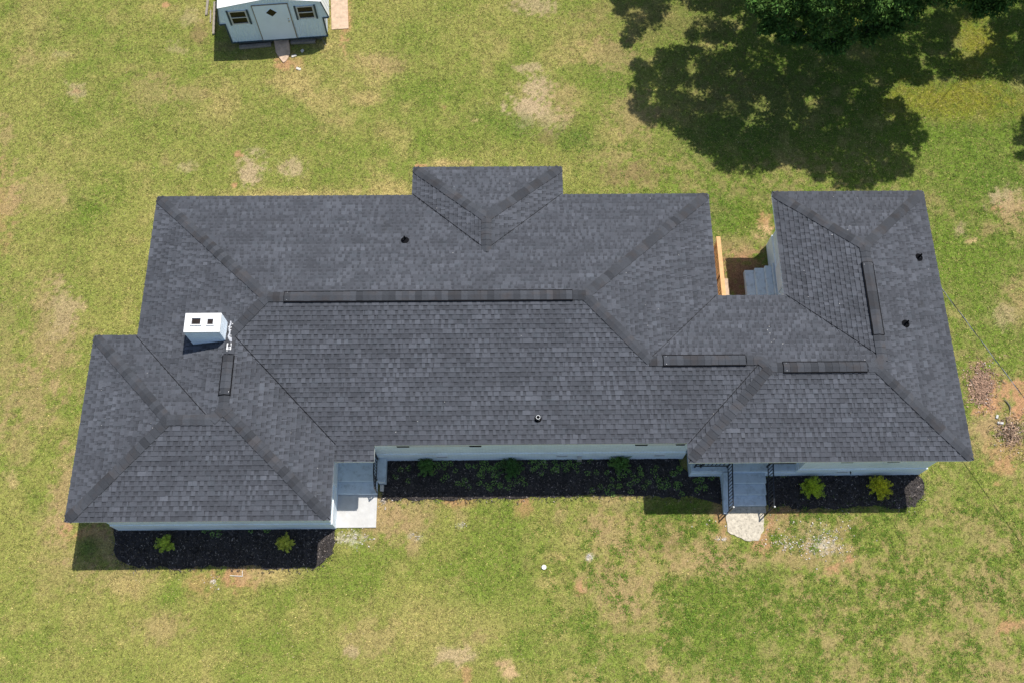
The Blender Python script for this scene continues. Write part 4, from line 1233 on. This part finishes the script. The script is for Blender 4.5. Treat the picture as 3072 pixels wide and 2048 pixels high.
BEDS.append(bed([(8.96, YM)] + g((1145, 1500), (1230, 1496), (1350, 1500), (1500, 1493), (1650, 1490), (1760, 1484), (1900, 1484), (2000, 1492), (2085, 1490), (2140, 1470)) + [(20.02, 1.05), (20.02, 2.0), (18.7, 2.0), (18.7, YM)]))
BEDS.append(bed([(21.47, 2.0), (21.48, 1.0)] + g((2330, 1522), (2400, 1521), (2500, 1522), (2600, 1520), (2700, 1524), (2745, 1516), (2768, 1492), (2770, 1450), (2757, 1424), (2720, 1400)) + [(26.5, 2.0)]))
# chips: loose flakes of mulch, one mass
cx, cy = [], []
for bp in BEDS:
    xs = [p[0] for p in bp]; ys = [p[1] for p in bp]
    n = int((max(xs) - min(xs)) * (max(ys) - min(ys)) * 900)
    x = RNG.uniform(min(xs) - .1, max(xs) + .1, n); y = RNG.uniform(min(ys) - .12, max(ys) + .05, n)
    k = inpoly(x + RNG.normal(0, .06, n), y + RNG.normal(0, .10, n), bp) & ~inpoly(x, y, WO)
    cx.append(x[k]); cy.append(y[k])
x = np.concatenate(cx); y = np.concatenate(cy); n = len(x)
tone = RNG.choice([.5, 1.0, 1.6, 2.8, 5.5, 10], n, p=[.30, .27, .20, .15, .06, .02])
flk = flakes('mulch_chips', x, y, ZG + .05 + RNG.uniform(-.01, .02, n), RNG.uniform(.02, .075, n), RNG.uniform(.008, .022, n), .35, np.array([.042, .037, .034]) * tone[:, None] * np.array([1, .97, .95]), M_MULCH)
tag(flk, kind='stuff')

# ------------------------------------------------------------------ grass: one mass of blades
def blades(name, x, y, z0, L, W, lean, cols, mat, rootz=None):
    n = len(x)
    a = RNG.uniform(0, 2 * np.pi, n); b = a + RNG.normal(0, .4, n)
    V = np.empty((n, 3, 3))
    px, py = -np.sin(a), np.cos(a)
    V[:, 0] = np.stack([x - px * W / 2, y - py * W / 2, z0], 1)
    V[:, 1] = np.stack([x + px * W / 2, y + py * W / 2, z0], 1)
    V[:, 2] = np.stack([x + np.cos(b) * L * np.cos(lean), y + np.sin(b) * L * np.cos(lean), z0 + L * np.sin(lean)], 1)
    return colmesh(name, V.reshape(-1, 3), np.arange(n * 3).reshape(n, 3), np.repeat(cols, 3, 0), mat)
nt_ = 330000
x = RNG.uniform(-8.6, 35, nt_); y = RNG.uniform(-5.6, 23, nt_)
uv = proj(np.stack([x, y, np.full(nt_, ZG)], 1))
k = (uv[:, 0] > -40) & (uv[:, 0] < 3112) & (uv[:, 1] > -40) & (uv[:, 1] < 2090)
blocked = inpoly(x, y, [tuple(p) for p in WO])
for bp in BEDS: blocked |= inpoly(x, y + RNG.normal(0, .04, len(y)), bp) & (RNG.uniform(0, 1, len(y)) > .01)
for (x0, x1, y0, y1) in ((7.2, 8.70, .37, 2.7), (20.0, 21.5, .7, 2.1), (20.1, 21.38, .05, .8), (20.72, 20.97, 7.4, 9.23), (21.5, 22.4, 7.5, 9.6), (5.98, 6.66, 20.38, 22.3), (3.9, 4.45, 19.0, 19.9)):
    blocked |= (x > x0) & (x < x1) & (y > y0) & (y < y1)
k &= ~blocked
x, y = x[k], y[k]
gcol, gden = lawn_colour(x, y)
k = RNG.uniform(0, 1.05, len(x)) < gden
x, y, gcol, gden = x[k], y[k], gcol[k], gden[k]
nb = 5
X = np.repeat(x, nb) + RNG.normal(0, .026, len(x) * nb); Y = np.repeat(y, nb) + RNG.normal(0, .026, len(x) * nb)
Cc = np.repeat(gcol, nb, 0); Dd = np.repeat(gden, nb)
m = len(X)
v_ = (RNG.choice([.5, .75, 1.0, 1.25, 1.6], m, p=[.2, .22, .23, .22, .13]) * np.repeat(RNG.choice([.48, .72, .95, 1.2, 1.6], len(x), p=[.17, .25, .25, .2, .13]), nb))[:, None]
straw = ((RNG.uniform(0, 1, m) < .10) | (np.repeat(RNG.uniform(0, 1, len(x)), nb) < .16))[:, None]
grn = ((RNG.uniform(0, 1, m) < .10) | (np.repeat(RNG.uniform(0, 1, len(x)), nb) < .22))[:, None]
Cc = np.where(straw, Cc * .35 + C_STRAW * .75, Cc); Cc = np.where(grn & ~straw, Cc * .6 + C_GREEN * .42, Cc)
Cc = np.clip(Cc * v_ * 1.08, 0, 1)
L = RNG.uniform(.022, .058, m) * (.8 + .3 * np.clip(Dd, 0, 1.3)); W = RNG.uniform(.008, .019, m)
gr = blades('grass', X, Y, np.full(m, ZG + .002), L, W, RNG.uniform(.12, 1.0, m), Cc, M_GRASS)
tag(gr, 'mown yellow green grass covering the lawn', 'grass', kind='stuff')
print('grass blades', m)

# weeds in the middle bed and coarse tufts in the thin lawn
def tufts(pts, nleaf, rad, L, W, col, name, kind='stuff', label=None, cat=None, lean=(.2, 1.2), z=ZG + .01, mat=M_LEAF):
    P = np.array(pts); n = len(P)
    X = np.repeat(P[:, 0], nleaf) + RNG.normal(0, 1, n * nleaf) * np.repeat(rad, nleaf); Y = np.repeat(P[:, 1], nleaf) + RNG.normal(0, 1, n * nleaf) * np.repeat(rad, nleaf)
    m = n * nleaf
    c = np.array(col)[None] * RNG.uniform(.6, 1.5, (m, 1)) * RNG.uniform(.85, 1.15, (m, 3))
    o = blades(name, X, Y, np.full(m, z), RNG.uniform(L[0], L[1], m), RNG.uniform(W[0], W[1], m), RNG.uniform(*lean, m), c, mat)
    tag(o, label, cat, kind=kind); return o
q = []
while len(q) < 1700:
    u_, v2_ = random.uniform(1500, 3072), random.uniform(1490, 2048)
    w_ = (min(1, (u_ - 1500) / 500)) * (1 if v2_ > 1530 else .5)
    P = at(u_, v2_, ZG)
    if random.random() < w_ and fbm(np.array([P[0]]), np.array([P[1]]), 1.1, 3, 88)[0] > .45: q.append(P[:2])
for _ in range(160):
    P = at(random.choice((random.uniform(1700, 2130), random.uniform(2140, 2320), random.uniform(2860, 3060))), random.uniform(430, 760), ZG)
    if not inpoly(np.array([P[0]]), np.array([P[1]]), OUT)[0]: q.append(P[:2])
q = [p for p in q if not (19.95 < p[0] < 21.5 and p[1] > -.2)]
tufts(q, 20, RNG.uniform(.03, .07, len(q)), (.05, .12), (.010, .020), s2l(128, 160, 58, KA), 'coarse_grass', label='coarse bright green grass tufts in the thin lawn', cat='grass', mat=M_GRASS)
# specks: dry leaves and white flakes on the lawn
n = 2600
u_ = RNG.uniform(0, 3072, n); v2_ = RNG.uniform(0, 2048, n)
S_ = np.array([at(a, b, ZG + .03) for a, b in zip(u_, v2_)])
k = ~inpoly(S_[:, 0], S_[:, 1], OUT) & (fbm(S_[:, 0], S_[:, 1], .5, 3, 300) > .42)
S_ = S_[k]
S2 = []
for (px, py, sx, sy, cnt) in ((2353, 1627, 26, 14, 60), (2466, 1641, 50, 20, 110), (2483, 1612, 24, 10, 50), (1050, 1612, 40, 14, 70), (1245, 1608, 10, 8, 14), (638, 1745, 10, 12, 16), (2165, 1616, 14, 4, 14), (1768, 1668, 6, 5, 10), (1150, 1500, 10, 10, 16), (1385, 1573, 10, 6, 12), (2190, 1560, 60, 40, 20), (2420, 1580, 80, 20, 40), (3036, 1300, 30, 30, 50), (2950, 1150, 24, 40, 60)):
    for _ in range(int(cnt * 1.1)): S2.append(at(random.gauss(px, sx), random.gauss(py, sy), ZG + .03))
S2 = np.array(S2)
A_ = np.concatenate([S_, S2]); n1_, n2_ = len(S_), len(S2)
cc = np.concatenate([np.array(s2l(225, 205, 165, .8))[None] * RNG.uniform(.5, 1.1, (n1_, 1)), np.array([.60, .55, .50])[None] * RNG.uniform(.5, 1.1, (n2_, 1))])
ln = np.concatenate([RNG.uniform(.010, .032, n1_), RNG.uniform(.012, .05, n2_)])
fl = flakes('lawn_litter', A_[:, 0], A_[:, 1], A_[:, 2], ln, ln * RNG.uniform(.3, .8, len(ln)), .3, cc, M_MULCH)
tag(fl, 'dry leaves and pale paint flakes scattered on the lawn', 'litter', kind='stuff')

# weeds: small round leaves creeping over the middle bed
def leafquads(name, C, R_, n, L, W, col, mat, flat=1.0, parent=None, up=.6, colvar=.35, shape=None):
    """leaves round centres C (m,3) with radii R_ (m,3)"""
    m = len(C)
    dirs = RNG.normal(0, 1, (m, n, 3)); dirs /= np.linalg.norm(dirs, axis=2, keepdims=True)
    r_ = RNG.uniform(.35, 1, (m, n, 1)) ** .6
    P = C[:, None, :] + dirs * r_ * R_[:, None, :]
    P = P.reshape(-1, 3); dirs = dirs.reshape(-1, 3)
    k = m * n
    t_ = dirs * .8 + RNG.normal(0, .7, (k, 3)) + np.array([0, 0, -.1]); t_ /= np.linalg.norm(t_, axis=1, keepdims=True)
    nn = RNG.normal(0, .6, (k, 3)) + np.array([0, 0, up]) + dirs * .3
    s_ = np.cross(t_, nn); s_ /= np.linalg.norm(s_, axis=1, keepdims=True) + 1e-9
    l = RNG.uniform(L[0], L[1], (k, 1)); w = RNG.uniform(W[0], W[1], (k, 1))
    V = np.stack([P, P + t_ * l * .45 + s_ * w, P + t_ * l, P + t_ * l * .45 - s_ * w], 1)
    c = np.array(col)[None] * RNG.uniform(1 - colvar, 1 + colvar, (k, 1)) * RNG.uniform(.9, 1.1, (k, 3))
    return V.reshape(-1, 3), np.repeat(c, 4, 0)
Wc = []
for (px, py, sx, sy, cnt) in ((1285, 1400, 40, 22, 40), (1530, 1410, 50, 30, 60), (1480, 1455, 50, 14, 26), (1860, 1390, 40, 25, 40), (1600, 1400, 120, 16, 60), (1840, 1450, 50, 20, 40), (2020, 1420, 60, 40, 60), (1420, 1400, 200, 20, 50), (1960, 1470, 70, 14, 30), (2100, 1440, 20, 20, 20), (620, 1592, 50, 6, 14), (640, 1590, 14, 8, 8), (760, 1590, 60, 6, 8)):
    for _ in range(int(cnt * .42)):
        P = at(random.gauss(px, sx), random.gauss(py, sy), ZG + .06)
        if P[1] < YM - .05 and not (P[1] > YW - .05 and P[0] > 18.8) and any(inpoly(np.array([P[0]]), np.array([P[1]]), b_)[0] for b_ in BEDS): Wc.append(P)
Wc = np.array(Wc)
V, c = leafquads('w', Wc, np.full((len(Wc), 3), .09) * np.array([1, 1, .4]), 34, (.028, .055), (.012, .022), (.20, .33, .08), M_LEAF, up=1.4)
o = colmesh('creeping_weeds', V, np.arange(len(V)).reshape(-1, 4), c, M_LEAF)
tag(o, 'small round leaved weeds creeping over the shaded mulch', 'weeds', kind='stuff')

# ------------------------------------------------------------------ shrubs
def shrub(px, py, r, h, col, label, group, name='shrub', n=60, leaf=(.03, .06), lw=(.006, .012), tipcol=None):
    c = at(px, py, ZG + h * .5)
    t = empty(name, (c[0], c[1], ZG), label, 'shrub', group)
    st = MB(); tips = []
    for i in range(n):
        a = random.uniform(0, 2 * math.pi); e = random.uniform(.15, 1.45)
        L_ = r * random.uniform(.5, 1.2)
        d_ = Vector((math.cos(a) * math.cos(e), math.sin(a) * math.cos(e), 0)) * L_
        tip = Vector((c[0], c[1], ZG)) + d_ + Vector((0, 0, h * (.35 + .65 * math.sin(e)) * random.uniform(.8, 1.05)))
        base = Vector((c[0], c[1], ZG)) + d_ * .1
        st.tube([base, base.lerp(tip, .5) + Vector((0, 0, .04)), tip], [.008, .006, .003], 4, cap=False)
        tips.append((base, tip))
    st.build('stem', M_OLDWOOD, t)
    C_l = []; 
    for b_, tp in tips:
        for k_ in range(6):
            f = .45 + .55 * k_ / 5
            C_l.append(b_.lerp(tp, f) + Vector((0, 0, .03 * math.sin(f * 3))))
    C_l = np.array([q_[:] for q_ in C_l])
    V, cc = leafquads('f', C_l, np.full((len(C_l), 3), r * .085), 15, leaf, lw, col, M_LEAF, colvar=.4)
    if tipcol is not None:
        w_ = np.clip((V[:, 2] - ZG) / h, 0, 1)[:, None] ** 1.5
        cc = cc * (1 - w_) + cc / (np.array(col)[None]) * np.array(tipcol)[None] * w_
    colmesh('foliage', V, np.arange(len(V)).reshape(-1, 4), cc, M_LEAF, parent=t)
GS = 'young yellow green shrubs in the mulch beds'
shrub(498, 1628, .31, .44, (.38, .50, .07), 'small green shrub in the left mulch bed, left of its pair', GS, n=52, tipcol=(.52, .62, .08))
shrub(857, 1628, .30, .44, (.44, .50, .07), 'small yellowish shrub in the left mulch bed near the concrete pad', GS, n=46, tipcol=(.66, .64, .10))
shrub(2438, 1462, .40, .50, (.36, .47, .05), 'bushy lime shrub in the right mulch bed next to the stairs', GS, n=90, tipcol=(.56, .66, .05))
shrub(2640, 1460, .39, .52, (.46, .48, .045), 'bushy golden shrub in the right mulch bed near the house corner', GS, n=96, tipcol=(.72, .66, .04))
GD = 'dark green shrubs in the middle mulch bed'
shrub(1280, 1398, .40, .45, (.10, .20, .05), 'leftmost dark green shrub against the shaded front wall', GD, n=46, leaf=(.03, .055), lw=(.009, .016))
shrub(1532, 1402, .44, .45, (.07, .15, .04), 'middle dark green shrub against the shaded front wall', GD, n=46, leaf=(.03, .055), lw=(.009, .016))
shrub(1862, 1388, .40, .55, (.11, .21, .05), 'rightmost dark green shrub against the shaded front wall', GD, n=46, leaf=(.03, .055), lw=(.009, .016))

# ------------------------------------------------------------------ brush pile and roots on the east side
n = 1700
a = RNG.normal(0, 1, (n, 2)); a *= (.55 + .9 * fbm(a[:, 0] * 1.5 + 9, a[:, 1] * 1.5 + 9, 1.2, 3, 500))[:, None]
P = np.array([at(2946 + p[0] * 21, 1158 + p[1] * 30, ZG + .05) for p in a])
zz = ZG + .015 + .05 * np.exp(-(a ** 2).sum(1) / 1.5) * RNG.uniform(.5, 1, n)
cc = np.array([.36, .235, .165])[None] * RNG.choice([.4, .7, 1, 1.3, 1.6], n, p=[.18, .25, .28, .19, .10])[:, None]
o = flakes('dry_leaf_pile', P[:, 0], P[:, 1], zz, RNG.uniform(.03, .10, n), RNG.uniform(.008, .03, n), .5, cc, M_MULCH)
tag(o, 'heap of dry brown leaves and needles beside the east wall', 'leaf pile', kind='stuff')
n = 700
a = RNG.normal(0, 1, (n, 2))
P = np.array([at(3034 + p[0] * 24, 1296 + p[1] * 26, ZG + .05) for p in a])
cc = np.array([.34, .235, .165])[None] * RNG.choice([.3, .6, 1, 1.5], n)[:, None]
o = flakes('root_debris', P[:, 0], P[:, 1], ZG + .03 + RNG.uniform(0, .05, n), RNG.uniform(.03, .12, n), RNG.uniform(.008, .025, n), .5, cc, M_MULCH)
tag(o, 'torn roots and bark round a hole in the red soil', 'root debris', kind='stuff')
for lab, pts, r_ in (('dark crooked root lying on red soil above the cream blocks', ((3012, 1196), (3022, 1206), (3030, 1218), (3031, 1236)), .022),
                     ('dark root curving round the hole in the soil at the right edge', ((2994, 1286), (3004, 1298), (3018, 1304), (3034, 1300), (3042, 1290)), .018),
                     ('long thin root beside the cable on the right', ((3003, 1137), (3012, 1146), (3020, 1150)), .016),
                     ('short dark root on the leaf heap', ((2909, 1134), (2916, 1146), (2925, 1166)), .014)):
    mb = MB(); mb.tube([tuple(at(u_, v2_, ZG + .04)) for u_, v2_ in pts], [r_ * .6] + [r_] * (len(pts) - 2) + [r_ * .4], 6)
    tag(mb.build('root', M_DARKWOOD), lab, 'root', 'roots on the east side')

# ------------------------------------------------------------------ trees
SH1 = [(1385, -60), (1415, 30), (1432, 110), (1455, 165), (1438, 240), (1500, 303), (1595, 300), (1640, 385), (1735, 430), (1800, 375), (1860, 405), (1940, 450), (2065, 462),
       (2100, 365), (2140, 322), (2100, 262), (2060, 212), (2130, 192), (2230, 190), (2352, 198), (2440, 240), (2560, 200), (2560, -560), (1385, -560)]
SH2 = [(2322, 300), (2350, 262), (2470, 250), (2470, 400), (2345, 385)]
HS = Vector((SUNV.x / SUNV.z, SUNV.y / SUNV.z, 1.0))
def seg_d(p, a, b):
    a = np.array(a); b = np.array(b); p = np.array(p); t_ = np.clip(np.dot(p - a, b - a) / np.dot(b - a, b - a), 0, 1)
    return np.linalg.norm(p - a - (b - a) * t_)
def dist_in(p, poly):
    if not inpoly(np.array([p[0]]), np.array([p[1]]), poly)[0]: return -1
    return min(seg_d(p, poly[i], poly[(i + 1) % len(poly)]) for i in range(len(poly)))
def limit(x):                      # lowest image row the crown reaches in the photograph, 2352 px frame
    pts = [(1300, -30), (1725, -30), (1745, 40), (1800, 60), (1840, 85), (1900, 95), (1930, 120), (1960, 90), (2000, 80), (2080, 60), (2115, 30), (2150, 8), (2205, 8), (2225, 40), (2290, 45), (2325, 15), (2345, -25), (2600, -30)]
    for (a, b), (c, e) in zip(pts, pts[1:]):
        if a <= x <= c: return b + (e - b) * (x - a) / (c - a)
    return -30
def clump_at(s, poly, trunk, hr_, force=False):
    rad = random.uniform(.28, .68)
    dd = dist_in(s, poly)
    if dd < rad * 50:
        rad = dd / 50
        if rad < .22: return None
    if any(math.hypot(s[0] - hx, s[1] - hy) < hr0 + rad * 52 for hx, hy, hr0 in ((1578, 45, 15), (1500, 88, 16), (2235, 78, 18))): return None
    S = dat(*s)
    for _ in range(12):
        h = random.uniform(*hr_)
        P = np.array([S[0] + HS.x * h, S[1] + HS.y * h, ZG + h])
        im = proj(P)[0] / 1.30612
        ext = rad * 70 * 32 / (32 - h) * .95
        if im[1] + ext > limit(im[0]) + 8 or im[1] + ext > limit(im[0] - ext * .7) + 16 or im[1] + ext > limit(im[0] + ext * .7) + 16: continue
        rt = math.hypot(P[0] - trunk[0], P[1] - trunk[1])
        if h > 15 - rt * .45: continue
        return (P, rad, h, rt)
    return None
def crown(shadow_polys, xr, trunk, hr_):
    cl = []
    for poly in shadow_polys:
        for yy in range(-420, 440, 27):
            for xx in range(xr[0], xr[1], 27):
                if yy < -40 and random.random() < .6: continue
                s = (xx + random.uniform(-16, 16), yy + random.uniform(-16, 16))
                if yy > -40 and random.random() < .16: continue
                if inpoly(np.array([s[0]]), np.array([s[1]]), poly)[0]:
                    c_ = clump_at(s, poly, trunk, hr_)
                    if c_: cl.append(c_)
    return cl
def tree(trunk, clumps, H, label, col):
    t = empty('broadleaf_tree', (trunk[0], trunk[1], ZG), label, 'tree', 'trees at the top right')
    mb = MB(); T = Vector((trunk[0], trunk[1], ZG))
    mb.tube([T, T + Vector((.05, .05, 1.5)), T + Vector((0, .15, 4)), T + Vector((.1, .1, H * .6)), T + Vector((.1, .2, H * .85))], [.34, .26, .22, .15, .05], 12)
    mb.build('trunk', M_DARKWOOD, t, smooth=True)
    mb = MB()
    nodes = [T + Vector((0, .12, z_)) for z_ in (2.6, 3.6, 4.6, 5.6, 6.6, 7.6)]
    dep = [0] * len(nodes)
    for P, rad, h, rt in sorted(clumps, key=lambda c_: c_[3]):
        Bp = Vector(P)
        j = min(range(len(nodes)), key=lambda i: (nodes[i] - Bp).length + max(0, nodes[i].z - Bp.z) * .8 + (0 if dep[i] else .6))
        A0 = nodes[j]
        md = A0.lerp(Bp, .5) + Vector((random.uniform(-.15, .15), random.uniform(-.15, .15), random.uniform(.02, .2)))
        r0 = max(.012, .07 - .012 * dep[j])
        mb.tube([A0, md, Bp], [r0, r0 * .8, max(.01, r0 - .012)], 5, cap=False)
        nodes.append(Bp); dep.append(dep[j] + 1)
    mb.build('branches', M_DARKWOOD, t)
    C0 = []; R0 = []
    for P, rad, h, rt in clumps:
        for _ in range(7):
            o_ = RNG.normal(0, 1, 3); o_ /= np.linalg.norm(o_)
            q_ = random.uniform(.3, .95); C0.append(P + o_ * rad * q_ * np.array([1, 1, .6])); R0.append([rad * (.72 - .38 * q_)] * 2 + [rad * (.45 - .2 * q_)])
    V, cc = leafquads('l', np.array(C0), np.array(R0), 74, (.11, .19), (.022, .038), col, M_LEAF, colvar=.45, up=1.0)
    colmesh('crown', V, np.arange(len(V)).reshape(-1, 4), cc, M_LEAF, parent=t)
T1 = dat(1990, -20); T2 = dat(2560, -60)
c1 = crown([SH1], (1380, 2160), T1, (4.4, 9.5))
# the low boughs that hang into the picture
for (u_, v2_, h, rad) in ((1775, 15, 5.4, .55), (1800, 70, 5.0, .5), (1850, 40, 5.6, .6), (1870, 85, 4.8, .5), (1905, 60, 5.4, .6), (1925, 100, 4.5, .42), (1950, 70, 5.0, .5), (1970, 30, 5.8, .6), (2010, 20, 5.6, .6),
                          (2005, 70, 4.9, .42), (2050, 25, 5.6, .5), (2085, 10, 5.8, .5), (1820, 5, 6.0, .6), (1900, 10, 6.2, .6), (2060, 60, 5.0, .32), (1760, 45, 5.1, .35), (1835, 95, 4.6, .32), (1765, 70, 4.9, .34), (1740, 20, 5.4, .36), (1890, 112, 4.4, .36), (1930, 122, 4.2, .30), (1985, 92, 4.6, .38), (2035, 72, 4.9, .36), (2100, 35, 5.4, .36), (1800, 90, 4.7, .3)):
    P = dat(u_, v2_ - 10, ZG + h); c1.append((P, rad, h, math.hypot(P[0] - T1[0], P[1] - T1[1])))
c2 = crown([SH1, SH2], (2160, 2560), T2, (4.4, 9.5))
for (u_, v2_, h, rad) in ((2245, 5, 5.6, .5), (2275, 22, 5.3, .45), (2300, 0, 5.7, .5), (2250, 32, 5.2, .3), (2150, -6, 6.2, .42), (2185, -2, 6.0, .45), (2215, 0, 5.8, .4), (2325, -4, 5.9, .4)):
    P = dat(u_, v2_ - 10, ZG + h); c2.append((P, rad, h, math.hypot(P[0] - T2[0], P[1] - T2[1])))
print('clumps', len(c1), len(c2))
tree(T1, c1, 13, 'large dark green leafy tree whose low boughs hang into the top of the picture', (.058, .118, .024))
tree(T2, c2, 12, 'dark green tree at the far right top with one small bough in the picture', (.058, .118, .024))
